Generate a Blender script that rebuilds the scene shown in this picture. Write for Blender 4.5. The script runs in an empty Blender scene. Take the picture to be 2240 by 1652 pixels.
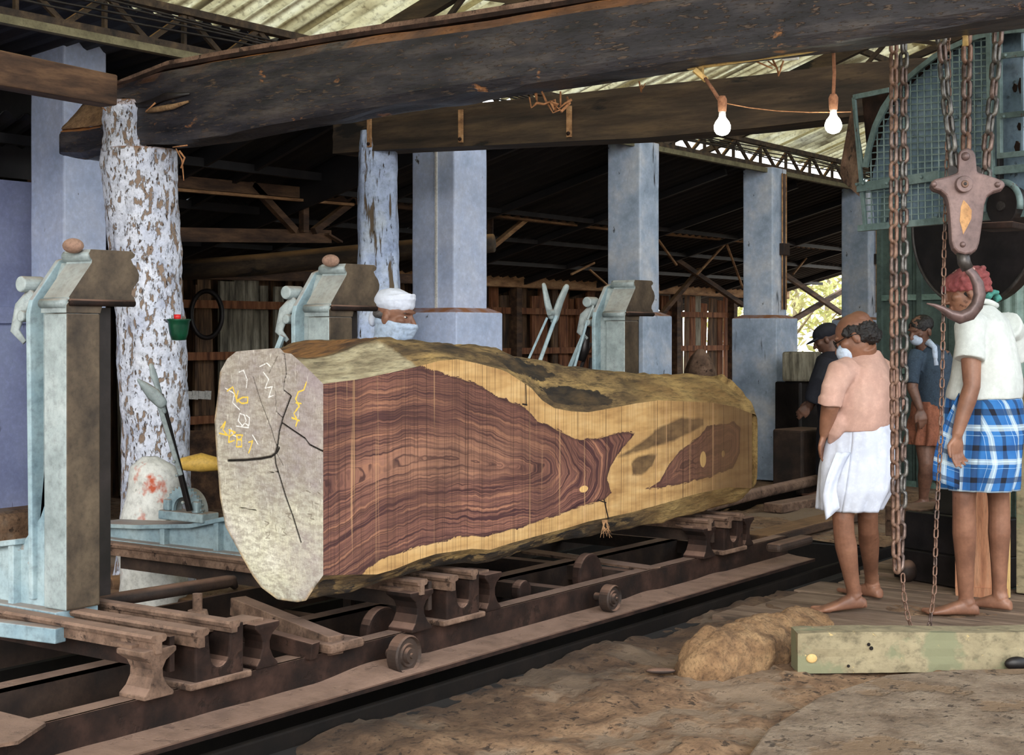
import bpy, math, random
import numpy as np
from mathutils import Vector, Matrix, noise
random.seed(7)
SC = bpy.context.scene
COL = SC.collection
# ---------------------------------------------------------------- camera, world, light, exposure
F = 3300.0; HZ = 730.0; EYE = 1.33
YAW = math.radians(54.43); SU = math.cos(YAW); CU = math.sin(YAW)      # shed axes: x along the saw line, y across it
cam = bpy.data.cameras.new('camera'); camo = bpy.data.objects.new('camera', cam); COL.objects.link(camo)
camo.location = (0, 0, EYE); camo.rotation_euler = (math.pi/2, 0, -YAW)
cam.sensor_width = 36.0; cam.lens = 36.0*F/2240.0; cam.shift_y = -(826.0-HZ)/2240.0
cam.clip_start = 0.05; cam.clip_end = 300
SC.camera = camo
SC.view_settings.view_transform = 'Standard'; SC.view_settings.look = 'None'
SC.view_settings.gamma = 1.0; SC.view_settings.use_curve_mapping = False
SC.view_settings.exposure = 0.6
wd = bpy.data.worlds.new('sky'); SC.world = wd; wd.use_nodes = True
wn = wd.node_tree; bg = wn.nodes['Background']
tc = wn.nodes.new('ShaderNodeTexCoord'); sx = wn.nodes.new('ShaderNodeSeparateXYZ'); cr = wn.nodes.new('ShaderNodeValToRGB')
wn.links.new(tc.outputs['Generated'], sx.inputs[0]); wn.links.new(sx.outputs['Z'], cr.inputs[0]); wn.links.new(cr.outputs[0], bg.inputs[0])
cr.color_ramp.elements[0].position = 0.0; cr.color_ramp.elements[0].color = (1.0, .97, .90, 1)
cr.color_ramp.elements[1].position = 0.6; cr.color_ramp.elements[1].color = (.72, .84, 1.0, 1)
bg.inputs[1].default_value = 2.3
sl = bpy.data.lights.new('sun', 'SUN'); sl.energy = 1.5; sl.angle = math.radians(24); sl.color = (1, .96, .9)
so = bpy.data.objects.new('sun', sl); COL.objects.link(so)
_d = Vector((0.80, 0.46, -0.36)).normalized()
so.rotation_euler = _d.to_track_quat('-Z', 'Y').to_euler()

# ---------------------------------------------------------------- photograph pixel -> place helpers (used to measure the real positions)
def P(px, py, Y):
    X = (px-1120)/F*Y
    return Vector((X*SU+Y*CU, -X*CU+Y*SU, EYE-(py-HZ)/F*Y))
def onY(px, py, c): t = (px-1120)/F; return P(px, py, c/(SU-t*CU))
def onX(px, py, a): t = (px-1120)/F; return P(px, py, a/(t*SU+CU))
def onZ(px, py, z): return P(px, py, (EYE-z)*F/(py-HZ))
def onPl(px, py, p, n):
    o = Vector((0, 0, EYE)); d = P(px, py, 1.0)-o
    return o+d*((p-o).dot(n)/d.dot(n))
def SR(r, g, b):
    f = lambda v: (v/255/12.92) if v/255 <= .04045 else ((v/255+.055)/1.055)**2.4
    return (f(r), f(g), f(b), 1)

# ---------------------------------------------------------------- materials
MATS = {}
class NT:
    def __init__(s, name):
        s.m = bpy.data.materials.new(name); s.m.use_nodes = True; s.t = s.m.node_tree
        s.b = s.t.nodes['Principled BSDF']; s.tc = s.t.nodes.new('ShaderNodeTexCoord')
        s.vec = s.tc.outputs['Object']
    def n(s, typ, **kw):
        x = s.t.nodes.new('ShaderNode'+typ)
        for k, v in kw.items(): setattr(x, k, v)
        return x
    def l(s, a, b): s.t.links.new(a, b)
    def put(s, sock, v):
        if hasattr(v, 'is_linked') or hasattr(v, 'node'): s.l(v, sock)
        else: sock.default_value = v
    def mapping(s, sc, vec=None, loc=(0,0,0), rot=(0,0,0)):
        x = s.n('Mapping'); s.l(vec or s.vec, x.inputs[0]); x.inputs['Scale'].default_value = sc
        x.inputs['Location'].default_value = loc; x.inputs['Rotation'].default_value = rot; return x.outputs[0]
    def noise(s, vec, scale, detail=5, rough=.55, dist=0):
        x = s.n('TexNoise'); s.l(vec, x.inputs['Vector']); x.inputs['Scale'].default_value = scale
        x.inputs['Detail'].default_value = detail; x.inputs['Roughness'].default_value = rough
        x.inputs['Distortion'].default_value = dist; return x.outputs[0]
    def ramp(s, fac, stops, interp='LINEAR'):
        x = s.n('ValToRGB'); x.color_ramp.interpolation = interp; s.l(fac, x.inputs[0]); e = x.color_ramp.elements
        while len(e) < len(stops): e.new(.5)
        for i, (p, c) in enumerate(stops):
            e[i].position = p; e[i].color = c if hasattr(c, '__len__') else (c, c, c, 1)
        return x.outputs[0]
    def mix(s, fac, a, b, mode='MIX'):
        x = s.n('Mix', data_type='RGBA', blend_type=mode); s.put(x.inputs[0], fac); s.put(x.inputs[6], a); s.put(x.inputs[7], b)
        return x.outputs[2]
    def math(s, op, a, b=0.0, clamp=False):
        x = s.n('Math', operation=op, use_clamp=clamp); s.put(x.inputs[0], a); s.put(x.inputs[1], b); return x.outputs[0]
    def attr(s, name):
        x = s.n('Attribute', attribute_name=name); return x.outputs['Fac']
    def comb(s, x_, y_, z_):
        x = s.n('CombineXYZ'); s.put(x.inputs[0], x_); s.put(x.inputs[1], y_); s.put(x.inputs[2], z_); return x.outputs[0]
    def sep(s, v):
        x = s.n('SeparateXYZ'); s.l(v, x.inputs[0]); return x.outputs
    def bump(s, h, strength, dist=.01):
        x = s.n('Bump'); x.inputs['Strength'].default_value = strength; x.inputs['Distance'].default_value = dist
        s.l(h, x.inputs['Height']); s.l(x.outputs[0], s.b.inputs['Normal'])
    def nz(s):
        g = s.n('NewGeometry'); return s.sep(g.outputs['Normal'])[2]
    def done(s, col, rough=.7, metal=0.0, spec=None):
        s.put(s.b.inputs['Base Color'], col); s.put(s.b.inputs['Roughness'], rough); s.put(s.b.inputs['Metallic'], metal)
        if spec is not None: s.b.inputs['Specular IOR Level'].default_value = spec
        return s.m
def mk(name, cols, scale=6, rough=.7, bump=.3, metal=0.0, stretch=(1, 1, 1), spots=None, dust=None, detail=6, spec=None, bd=.01, spots2=None, grain=.68):
    t = NT(name); v = t.mapping(stretch); n1 = t.noise(v, scale, detail)
    k = len(cols); st = [(.32+.36*i/max(1, k-1), cols[i]) for i in range(k)]
    c = t.ramp(n1, st); h = n1
    g_ = t.noise(t.mapping(stretch, loc=(7.7, 2.2, 1.1)), max(30, scale*7), 6, .7); c = t.mix(1.0, c, t.ramp(g_, [(.33, grain), (.5, .97), (.67, 1.12)]), 'MULTIPLY'); h = t.math('ADD', h, t.math('MULTIPLY', g_, .35))
    for sp in (spots, spots2):
        if sp:      # (color, scale, threshold, stretch)
            n2 = t.noise(t.mapping(sp[3] if len(sp) > 3 else (1, 1, 1), loc=(3.1, 1.7, .4)), sp[1], 5, .6)
            f = t.ramp(n2, [(sp[2], 0.0), (min(1, sp[2]+.05), 1.0)])
            c = t.mix(f, c, sp[0]); h = t.math('SUBTRACT', h, t.math('MULTIPLY', f, .35))
    if dust:        # (color, amount): sawdust lying on surfaces that face up
        f = t.math('MULTIPLY', t.ramp(t.nz(), [(.35, 0.0), (.8, 1.0)]), t.ramp(t.noise(t.vec, 9, 4), [(.3, .55), (.6, 1.0)]))
        c = t.mix(t.math('MULTIPLY', f, dust[1]), c, dust[0])
    if bump: t.bump(h, bump, bd)
    MATS[name] = t.done(c, rough, metal, spec); return MATS[name]
DUST = SR(176, 132, 104); DUSTO = SR(186, 124, 70)
m_beam = mk('blackened_timber', [SR(24, 24, 29), SR(46, 44, 49), SR(76, 70, 68)], 6, .40, .8, stretch=(2.2, .4, 2.2), grain=.45, spots=(SR(82, 68, 58), 60, .575, (1.5, .3, 1.5)), spots2=(SR(150, 102, 62), 8, .66, (1, .6, 1)), dust=(DUSTO, 1), bd=.012)
m_beam2 = mk('weathered_timber', [SR(34, 27, 19), SR(60, 47, 34), SR(84, 68, 48)], 6, .8, .6, stretch=(2.5, .3, 2.5), dust=(SR(150, 112, 64), .9), spots=(SR(20, 15, 10), 7, .62, (1, .3, 1)))
m_brown = mk('brown_timber', [SR(46, 32, 24), SR(78, 56, 40), SR(112, 84, 60)], 7, .85, .5, stretch=(.4, 2.2, 2.2), dust=(SR(160, 122, 84), .6))
m_tan = mk('dry_timber', [SR(110, 80, 54), SR(160, 120, 82), SR(186, 148, 106)], 8, .85, .4, stretch=(.5, 2, 2))
m_plank = mk('old_wall_board', [SR(44, 32, 24), SR(92, 68, 48), SR(126, 98, 70)], 9, .9, .5, stretch=(2.5, 2.5, .3))
m_plankg = mk('grey_wall_board', [SR(70, 66, 56), SR(128, 122, 106), SR(170, 164, 146)], 9, .9, .5, stretch=(2.5, 2.5, .3))
m_plankr = mk('rust_wall_board', [SR(82, 46, 28), SR(128, 80, 50), SR(150, 104, 70)], 9, .9, .5, stretch=(2.5, 2.5, .3))
m_pill = mk('blue_white_limewash', [SR(170, 188, 220), SR(192, 206, 236), SR(208, 218, 242)], 3, .85, .15, spots=(SR(70, 64, 62), 20, .68, (1, 1, .5)), dust=(SR(150, 96, 56), 1), grain=.88)
m_pill2 = mk('dull_blue_limewash', [SR(130, 148, 170), SR(168, 184, 206), SR(206, 210, 218)], 3, .85, .15, grain=.88, spots=(SR(46, 44, 46), 22, .67, (1, 1, .5)), dust=(SR(140, 92, 56), 1), spots2=(SR(52, 56, 62), 4, .62, (2, 2, .25)))
m_door = mk('lavender_door_paint', [SR(140, 150, 190), SR(160, 170, 208), SR(172, 184, 218)], 2, .8, .1, grain=.9, spots=(SR(110, 112, 140), 12, .7, (2, 2, .3)))
m_trunk = mk('flaking_whitewash_bark', [SR(178, 186, 208), SR(214, 220, 236), SR(226, 230, 242)], 5, .9, 1.0, spots=(SR(142, 122, 106), 26, .54, (1.3, 1.3, .6)), spots2=(SR(74, 58, 48), 42, .61, (1.3, 1.3, .5)), grain=.6, dust=(SR(150, 98, 56), .9), bd=.02)
m_post2 = mk('cracked_painted_timber', [SR(150, 166, 200), SR(176, 192, 222), SR(196, 206, 218)], 4, .9, .8, spots=(SR(96, 82, 66), 13, .57, (2, 2, .2)), spots2=(SR(60, 50, 42), 30, .63, (1.5, 1.5, .4)), bd=.02)
m_teal = mk('pale_blue_grey_machine_paint', [SR(118, 130, 131), SR(148, 160, 161), SR(166, 175, 175)], 5, .45, .15, spots=(SR(120, 104, 88), 16, .68), dust=(SR(150, 128, 110), .55))
m_tealw = mk('light_blue_machine_paint', [SR(116, 142, 154), SR(144, 166, 174), SR(160, 178, 182)], 4, .5, .15, spots=(SR(140, 118, 98), 9, .66), dust=(SR(158, 130, 112), .8))
m_iron = mk('brown_oily_iron', [SR(52, 44, 36), SR(82, 70, 56), SR(104, 90, 72)], 7, .5, .2, metal=.2, dust=(SR(130, 96, 74), .7))
m_rust = mk('rusty_steel', [SR(20, 12, 9), SR(38, 24, 18), SR(60, 41, 33)], 7, .8, .6, spec=.25, dust=(SR(134, 106, 92), .9), spots=(SR(34, 22, 16), 8, .62))
m_rustd = mk('dark_rusty_steel', [SR(24, 16, 12), SR(46, 32, 24), SR(64, 48, 38)], 7, .7, .5, dust=(SR(132, 102, 86), .8))
m_dusty = mk('sawdust_caked_steel', [SR(70, 52, 40), SR(108, 84, 68), SR(134, 108, 90)], 10, .9, .7, dust=(SR(146, 118, 102), .8), spots=(SR(52, 36, 26), 14, .60), grain=.55)
m_dark = mk('black_iron', [SR(18, 16, 16), SR(34, 30, 30), SR(48, 42, 42)], 6, .45, .15, metal=.3)
m_rail = mk('worn_rail_steel', [SR(60, 56, 54), SR(96, 92, 90)], 9, .4, .1, metal=.6)
m_trail = mk('dark_track_rail', [SR(12, 9, 7), SR(24, 18, 14)], 9, .75, .3, spec=.2)
m_chain = mk('brown_chain_steel', [SR(58, 46, 42), SR(96, 80, 74), SR(130, 112, 104)], 24, .38, .2, metal=.55)
m_chainr = mk('rusted_chain_steel', [SR(70, 50, 42), SR(118, 90, 76), SR(146, 118, 102)], 24, .5, .3, metal=.4)
m_chaing = mk('grey_polished_chain_steel', [SR(52, 50, 48), SR(92, 90, 88), SR(128, 126, 122)], 26, .36, .2, metal=.65)
m_slab = mk('grey_dusty_concrete', [SR(108, 88, 70), SR(140, 121, 102), SR(158, 140, 120)], 5, .95, 1.0, bd=.03, spots=(SR(132, 108, 84), 3, .54), spots2=(SR(80, 66, 54), 22, .62), grain=.6)
m_hook = mk('mauve_brown_cast_steel', [SR(84, 68, 66), SR(110, 90, 88), SR(126, 104, 100)], 5, .45, .15, metal=.25)
m_hookp = mk('worn_tan_hook_patch', [SR(160, 116, 74), SR(190, 146, 96)], 9, .6, .1, metal=.15)
m_guard = mk('chipped_teal_paint', [SR(78, 98, 98), SR(104, 126, 126), SR(124, 144, 144)], 5, .5, .3, spots=(SR(86, 60, 46), 13, .655), spots2=(SR(60, 62, 60), 30, .68))
m_guardb = mk('sky_blue_guard_sheet', [SR(86, 106, 118), SR(116, 140, 158), SR(142, 164, 184)], 4, .42, .3, spots=(SR(70, 84, 92), 14, .63), spots2=(SR(96, 66, 50), 9, .70))
m_green = mk('green_machine_paint', [SR(78, 100, 92), SR(104, 128, 120), SR(122, 146, 138)], 4, .5, .15, spots=(SR(62, 62, 54), 12, .64))
m_greend = mk('dark_green_panel_paint', [SR(48, 62, 60), SR(66, 82, 78), SR(80, 98, 92)], 4, .6, .1)
m_ply = mk('orange_brown_plywood', [SR(150, 98, 70), SR(182, 126, 92), SR(196, 146, 112)], 9, .7, .2, stretch=(3, 3, .3))
m_lath = mk('pale_yellow_lath', [SR(196, 160, 100), SR(216, 184, 124)], 9, .7, .15, stretch=(3, 3, .3))
m_cond = mk('cream_conduit', [SR(186, 148, 84), SR(214, 184, 120)], 9, .6, .1)
m_iront = mk('pale_grey_green_iron', [SR(84, 80, 58), SR(122, 116, 88)], 8, .8, .4, dust=(SR(150, 112, 64), .5))
m_cord = mk('dusty_orange_cord', [SR(120, 78, 54), SR(158, 110, 80)], 60, .95, .4)
m_web = mk('sawdust_cobweb', [SR(140, 94, 60), SR(184, 132, 90)], 60, 1, .3)
m_stone = mk('smooth_pinkish_stone', [SR(120, 94, 80), SR(158, 126, 108)], 14, .9, .5)
m_white = mk('porcelain_white', [SR(210, 208, 200), SR(232, 230, 224)], 10, .4, 0)
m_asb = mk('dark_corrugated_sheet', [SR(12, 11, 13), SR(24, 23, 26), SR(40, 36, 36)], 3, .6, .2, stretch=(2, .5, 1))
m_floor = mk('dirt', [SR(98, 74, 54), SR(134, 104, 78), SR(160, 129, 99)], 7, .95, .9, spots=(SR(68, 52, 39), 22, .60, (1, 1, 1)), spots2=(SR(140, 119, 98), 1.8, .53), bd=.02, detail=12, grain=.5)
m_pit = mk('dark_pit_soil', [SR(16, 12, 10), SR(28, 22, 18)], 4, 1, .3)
m_fpl = mk('grey_brown_floor_plank', [SR(84, 66, 52), SR(122, 101, 84), SR(146, 125, 106)], 4, .85, .6, stretch=(3, .35, 3), spots=(SR(66, 54, 44), 8, .62, (3, .3, 1)))
m_mound = mk('clumped_sawdust', [SR(104, 78, 54), SR(140, 108, 76), SR(160, 128, 92)], 11, 1, 1.0, grain=.45, bd=.02)
m_mossy = mk('mossy_grey_timber', [SR(112, 98, 74), SR(138, 127, 100), SR(158, 146, 116)], 4, .9, .5, grain=.55, stretch=(1, .5, 1), spots=(SR(124, 124, 96), 3, .52), spots2=(SR(196, 172, 120), 26, .66))
m_skin = mk('brown_skin', [SR(104, 70, 54), SR(130, 90, 70), SR(148, 106, 84)], 5, .5, .1, spots=(SR(92, 60, 46), 12, .66), grain=.85)
m_skind = mk('dark_brown_skin', [SR(84, 58, 48), SR(112, 80, 66), SR(128, 92, 76)], 5, .5, .1)
m_hair = mk('black_hair', [SR(14, 13, 14), SR(36, 32, 32)], 50, .5, .6, stretch=(1, 1, 1))
m_hairg = mk('greying_hair', [SR(50, 46, 46), SR(110, 104, 102)], 60, .6, .5)
m_pink = mk('salmon_pink_cotton', [SR(178, 142, 128), SR(194, 156, 142), SR(204, 168, 154)], 3, .9, .2, grain=.9)
m_wht = mk('white_cotton', [SR(196, 204, 222), SR(216, 222, 236)], 3, .9, .1, grain=.93)
m_shirt = mk('off_white_cotton', [SR(188, 194, 192), SR(208, 214, 210)], 4, .9, .2, grain=.9)
m_mask = mk('pale_blue_cloth', [SR(176, 196, 222), SR(200, 214, 234)], 6, .9, .2)
m_navy = mk('dark_slate_blue_check_cotton', [SR(44, 58, 74), SR(62, 80, 98)], 3, .9, .1, spots=(SR(84, 102, 120), 160, .60))
m_shorts = mk('rust_brown_cloth', [SR(120, 72, 54), SR(158, 100, 76)], 9, .9, .5)
m_red = mk('faded_red_cloth', [SR(112, 52, 54), SR(146, 76, 76), SR(168, 100, 96)], 9, .9, .4, spots=(SR(222, 176, 166), 14, .60))
m_gteal = mk('teal_scrunched_cloth', [SR(60, 128, 118), SR(84, 156, 144)], 9, .9, .4)
m_blk = mk('black_cloth', [SR(20, 22, 32), SR(36, 38, 50)], 5, .8, .1)
m_gpot = mk('dark_green_plastic', [SR(14, 52, 38), SR(24, 84, 56)], 9, .3, .1)
m_redp = mk('bright_red_plastic', [SR(196, 26, 30), SR(220, 44, 44)], 9, .4, 0)
m_yel = mk('ochre_yellow_paint', [SR(190, 150, 60), SR(220, 180, 90)], 7, .6, .2)
m_wred = mk('white_plaster_with_red', [SR(206, 206, 200), SR(232, 234, 232)], 4, .8, .4, spots=(SR(192, 92, 62), 3.2, .60), spots2=(SR(120, 122, 110), 8, .62))
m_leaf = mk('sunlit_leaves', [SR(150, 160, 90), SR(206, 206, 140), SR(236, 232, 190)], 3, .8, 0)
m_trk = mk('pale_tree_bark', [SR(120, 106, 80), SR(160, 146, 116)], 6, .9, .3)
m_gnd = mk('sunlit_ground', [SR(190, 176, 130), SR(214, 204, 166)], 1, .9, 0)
def _roof(name, c0, c1, c2, tr):
    t = NT(name); n1 = t.noise(t.mapping((1.5, .35, 1)), 4, 6); n2 = t.noise(t.mapping((1, .6, 1), loc=(5, 2, 0)), 1.1, 4)
    c = t.ramp(n1, [(.3, c0), (.5, c1), (.7, c2)]); vy = t.math('ABSOLUTE', t.math('SUBTRACT', t.math('FRACT', t.math('MULTIPLY', t.sep(t.vec)[0], 1/.146)), .5)); c = t.mix(t.ramp(vy, [(.0, .75), (.14, .0)]), c, SR(120, 104, 78)); c = t.mix(t.ramp(t.noise(t.vec, 28, 5, .7), [(.5, 0.0), (.68, .5)]), c, SR(100, 84, 58)); c = t.mix(t.ramp(n2, [(.56, 0.0), (.68, .7)]), c, SR(84, 68, 48))
    t.done(c, .8); tl = t.n('BsdfTranslucent'); t.l(c, tl.inputs[0]); mx = t.n('MixShader'); mx.inputs[0].default_value = tr
    out = t.t.nodes['Material Output']; t.l(t.b.outputs[0], mx.inputs[1]); t.l(tl.outputs[0], mx.inputs[2]); t.l(mx.outputs[0], out.inputs[0])
    return t.m
m_roof = _roof('weathered_translucent_sheet', SR(190, 180, 150), SR(232, 226, 200), SR(246, 243, 226), .6)
m_roofd = _roof('mossy_roof_sheet', SR(120, 112, 88), SR(176, 168, 138), SR(206, 200, 172), .4)
_t = NT('lit_bulb_glass'); _t.b.inputs['Emission Color'].default_value = (.93, 1, .86, 1); _t.b.inputs['Emission Strength'].default_value = 22
m_bulb = _t.done((1, 1, .95, 1), .3)
_ft = bpy.data.materials['dirt'].node_tree       # shade along the rail painted into the dirt colour, noisy edge
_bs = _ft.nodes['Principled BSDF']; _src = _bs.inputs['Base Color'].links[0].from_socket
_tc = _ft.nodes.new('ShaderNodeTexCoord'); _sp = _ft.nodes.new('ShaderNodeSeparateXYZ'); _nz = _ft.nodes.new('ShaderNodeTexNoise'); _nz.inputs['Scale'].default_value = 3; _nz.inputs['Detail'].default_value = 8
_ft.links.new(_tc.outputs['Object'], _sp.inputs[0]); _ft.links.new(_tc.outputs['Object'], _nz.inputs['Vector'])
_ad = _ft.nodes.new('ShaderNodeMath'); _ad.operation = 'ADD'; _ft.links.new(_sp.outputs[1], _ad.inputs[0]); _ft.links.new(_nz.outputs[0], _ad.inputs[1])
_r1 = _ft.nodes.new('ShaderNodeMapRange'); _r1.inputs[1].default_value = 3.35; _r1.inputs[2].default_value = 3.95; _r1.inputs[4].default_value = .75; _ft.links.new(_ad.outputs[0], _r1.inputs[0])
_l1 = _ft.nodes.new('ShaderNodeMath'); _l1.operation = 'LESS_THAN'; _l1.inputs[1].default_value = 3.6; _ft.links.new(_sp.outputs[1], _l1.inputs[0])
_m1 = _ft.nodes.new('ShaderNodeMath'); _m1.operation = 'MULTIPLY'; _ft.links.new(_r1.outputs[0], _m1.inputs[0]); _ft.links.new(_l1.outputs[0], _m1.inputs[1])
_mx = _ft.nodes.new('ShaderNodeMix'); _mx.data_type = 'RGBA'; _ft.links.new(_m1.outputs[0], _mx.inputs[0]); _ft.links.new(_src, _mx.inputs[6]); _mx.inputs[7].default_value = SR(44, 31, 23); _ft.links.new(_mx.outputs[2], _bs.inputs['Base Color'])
def _plaid():
    t = NT('blue_plaid_cotton'); uv = t.n('UVMap'); s = t.sep(uv.outputs[0]); U = s[0]; V = s[1]
    def stripes(x, per, off, w):
        f = t.math('FRACT', t.math('ADD', t.math('MULTIPLY', x, 1/per), off)); return t.math('LESS_THAN', f, w)
    c = t.mix(t.ramp(t.noise(t.vec, 6, 4), [(.3, 0.0), (.7, 1.0)]), SR(26, 84, 150), SR(50, 116, 180))
    for x in (U, V):
        c = t.mix(t.math('MULTIPLY', stripes(x, .15, .0, .17), .7), c, SR(24, 42, 74))
        c = t.mix(t.math('MULTIPLY', stripes(x, .15, .58, .17), .45), c, SR(206, 222, 220))
        c = t.mix(t.math('MULTIPLY', stripes(x, .15, .52, .03), .6), c, SR(200, 222, 236))
        c = t.mix(t.math('MULTIPLY', stripes(x, .15, .30, .015), .6), c, SR(170, 204, 230))
    dk = t.math('MULTIPLY', stripes(U, .15, .0, .17), stripes(V, .15, .0, .17))
    c = t.mix(dk, c, SR(12, 18, 34)); t.bump(t.noise(t.vec, 30, 3), .15)
    return t.done(c, .9)
m_plaid = _plaid()

# ---------------------------------------------------------------- mesh building
OFF = {}
class MB:
    def __init__(s): s.v = []; s.f = []; s.mi = []; s.uv = None; s.m = 0
    def add(s, vs, fs):
        b = len(s.v); s.v += [tuple(p) for p in vs]; s.f += [tuple(i+b for i in f) for f in fs]; s.mi += [s.m]*len(fs); return s
    def box(s, x0, x1, y0, y1, z0, z1):
        vs = [(x, y, z) for x in (x0, x1) for y in (y0, y1) for z in (z0, z1)]
        return s.add(vs, [(0, 1, 3, 2), (4, 6, 7, 5), (0, 4, 5, 1), (2, 3, 7, 6), (0, 2, 6, 4), (1, 5, 7, 3)])
    def bar(s, p0, p1, w, h, up=(0, 0, 1), w1=None, h1=None):
        p0 = Vector(p0); p1 = Vector(p1); d = (p1-p0).normalized(); up = Vector(up)
        if abs(d.dot(up)) > .97: up = Vector((1, 0, 0))
        sd = d.cross(up).normalized(); u = sd.cross(d); w1 = w if w1 is None else w1; h1 = h if h1 is None else h1
        vs = [p+sd*a*ww/2+u*b*hh/2 for p, ww, hh in ((p0, w, h), (p1, w1, h1)) for a, b in ((-1, -1), (1, -1), (1, 1), (-1, 1))]
        return s.add(vs, [(3, 2, 1, 0), (4, 5, 6, 7), (0, 1, 5, 4), (1, 2, 6, 5), (2, 3, 7, 6), (3, 0, 4, 7)])
    def loft(s, rings, caps=True, closed=True, cyc=False):
        n = len(rings[0]); vs = [p for r in rings for p in r]; fs = []
        R = len(rings)
        for i in range(R if cyc else R-1):
            for j in range(n if closed else n-1):
                a = i*n+j; b = i*n+(j+1) % n; c = ((i+1) % R)*n+(j+1) % n; d = ((i+1) % R)*n+j
                fs.append((a, b, c, d))
        if caps and not cyc: fs.append(tuple(range(n-1, -1, -1))); fs.append(tuple((R-1)*n+j for j in range(n)))
        return s.add(vs, fs)
    def tube(s, pts, r, n=10, caps=True, cyc=False, dome=False, flat=1.0):
        pts = [Vector(p) for p in pts]; N = len(pts)
        rs = list(r) if hasattr(r, '__len__') else [r]*N
        if dome:
            d0 = (pts[0]-pts[1]).normalized(); d1 = (pts[-1]-pts[-2]).normalized(); a = pts[0]; b = pts[-1]; ra = rs[0]; rb = rs[-1]
            pts = [a+d0*ra*.95, a+d0*ra*.7]+pts+[b+d1*rb*.7, b+d1*rb*.95]; rs = [ra*.3, ra*.75]+rs+[rb*.75, rb*.3]; N = len(pts)
        rings = []; ref = None
        for i, p in enumerate(pts):
            if cyc: t = (pts[(i+1) % N]-pts[i-1]).normalized()
            else: t = (pts[min(i+1, N-1)]-pts[max(i-1, 0)]).normalized()
            if ref is None:
                ref = Vector((0, 0, 1)) if abs(t.z) < .9 else Vector((1, 0, 0))
            x = (ref-t*ref.dot(t)).normalized(); y = t.cross(x); ref = x
            rings.append([p+(x*math.cos(k*math.tau/n)+y*math.sin(k*math.tau/n)*flat)*rs[i] for k in range(n)])
        return s.loft(rings, caps, True, cyc)
    def cyl(s, p0, p1, r0, r1=None, n=20): return s.tube([p0, p1], [r0, r0 if r1 is None else r1], n)
    def ell(s, c, r, ax=None, nu=16, nv=10):
        c = Vector(c); ax = ax or (Vector((1, 0, 0)), Vector((0, 1, 0)), Vector((0, 0, 1))); rings = []
        for i in range(nv+1):
            th = math.pi*(.03+.94*i/nv)
            rings.append([c+ax[0]*(r[0]*math.sin(th)*math.cos(k*math.tau/nu))+ax[1]*(r[1]*math.sin(th)*math.sin(k*math.tau/nu))-ax[2]*(r[2]*math.cos(th)) for k in range(nu)])
        return s.loft(rings)
    def prism(s, poly, fn, d0, d1, capmi=None):
        """poly: 2-D outline; fn(u, v, d) -> point; extruded from d0 to d1"""
        n = len(poly); b = len(s.v)
        s.v += [tuple(fn(u, v, d0)) for u, v in poly]+[tuple(fn(u, v, d1)) for u, v in poly]
        fs = [tuple(b+i for i in range(n)), tuple(b+n+i for i in range(n-1, -1, -1))]
        s.f += fs; s.mi += [s.m if capmi is None else capmi, s.m]
        for i in range(n):
            j = (i+1) % n; s.f.append((b+i, b+n+i, b+n+j, b+j)); s.mi.append(s.m)
        return s
    def sheet(s, grid):      # grid[i][j] points, single sided
        n = len(grid[0]); return s.loft(grid, False, False)
    def mesh(s, name, off=(0, 0, 0)):
        me = bpy.data.meshes.new(name); o = Vector(off)
        me.from_pydata([tuple(Vector(p)-o) for p in s.v], [], s.f); me.polygons.foreach_set('material_index', s.mi); me.update(); return me
    def build(s, name, mat, parent=None, smooth=False, bevel=0, fixn=True, subsurf=0, thick=0):
        off = OFF.get(parent, Vector((0, 0, 0))) if parent is not None else Vector((0, 0, 0))
        me = s.mesh(name, off)
        if fixn:
            import bmesh
            bm = bmesh.new(); bm.from_mesh(me); bmesh.ops.recalc_face_normals(bm, faces=bm.faces); bm.to_mesh(me); bm.free()
        if s.uv is not None:
            ul = me.uv_layers.new(name='UVMap')
            for lp in me.loops: ul.data[lp.index].uv = s.uv[lp.vertex_index]
        for mm in (mat if isinstance(mat, (list, tuple)) else [mat]): me.materials.append(mm)
        if smooth: me.shade_smooth() if hasattr(me, 'shade_smooth') else me.polygons.foreach_set('use_smooth', [True]*len(me.polygons))
        o = bpy.data.objects.new(name, me); COL.objects.link(o)
        if parent is not None: o.parent = parent; OFF[o] = off
        if thick: q = o.modifiers.new('thick', 'SOLIDIFY'); q.thickness = thick; q.offset = 0
        if bevel: q = o.modifiers.new('bevel', 'BEVEL'); q.width = bevel; q.segments = 2; q.limit_method = 'ANGLE'; q.angle_limit = .6
        if subsurf: q = o.modifiers.new('sub', 'SUBSURF'); q.levels = subsurf; q.render_levels = subsurf
        return o
def thing(name, loc, label, cat, group=None):
    o = bpy.data.objects.new(name, None); COL.objects.link(o); o.location = loc; o.empty_display_size = .1
    OFF[o] = Vector(loc); return tag(o, label, cat, group)
def tag(o, label=None, cat=None, group=None, kind=None):
    if label: o['label'] = label
    if cat: o['category'] = cat
    if group: o['group'] = group
    if kind: o['kind'] = kind
    return o
def struct(name, loc=(0, 0, 0), label=None):
    o = bpy.data.objects.new(name, None); COL.objects.link(o); o.location = loc; OFF[o] = Vector(loc); o['kind'] = 'structure'
    if label: o['label'] = label
    return o
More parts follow.
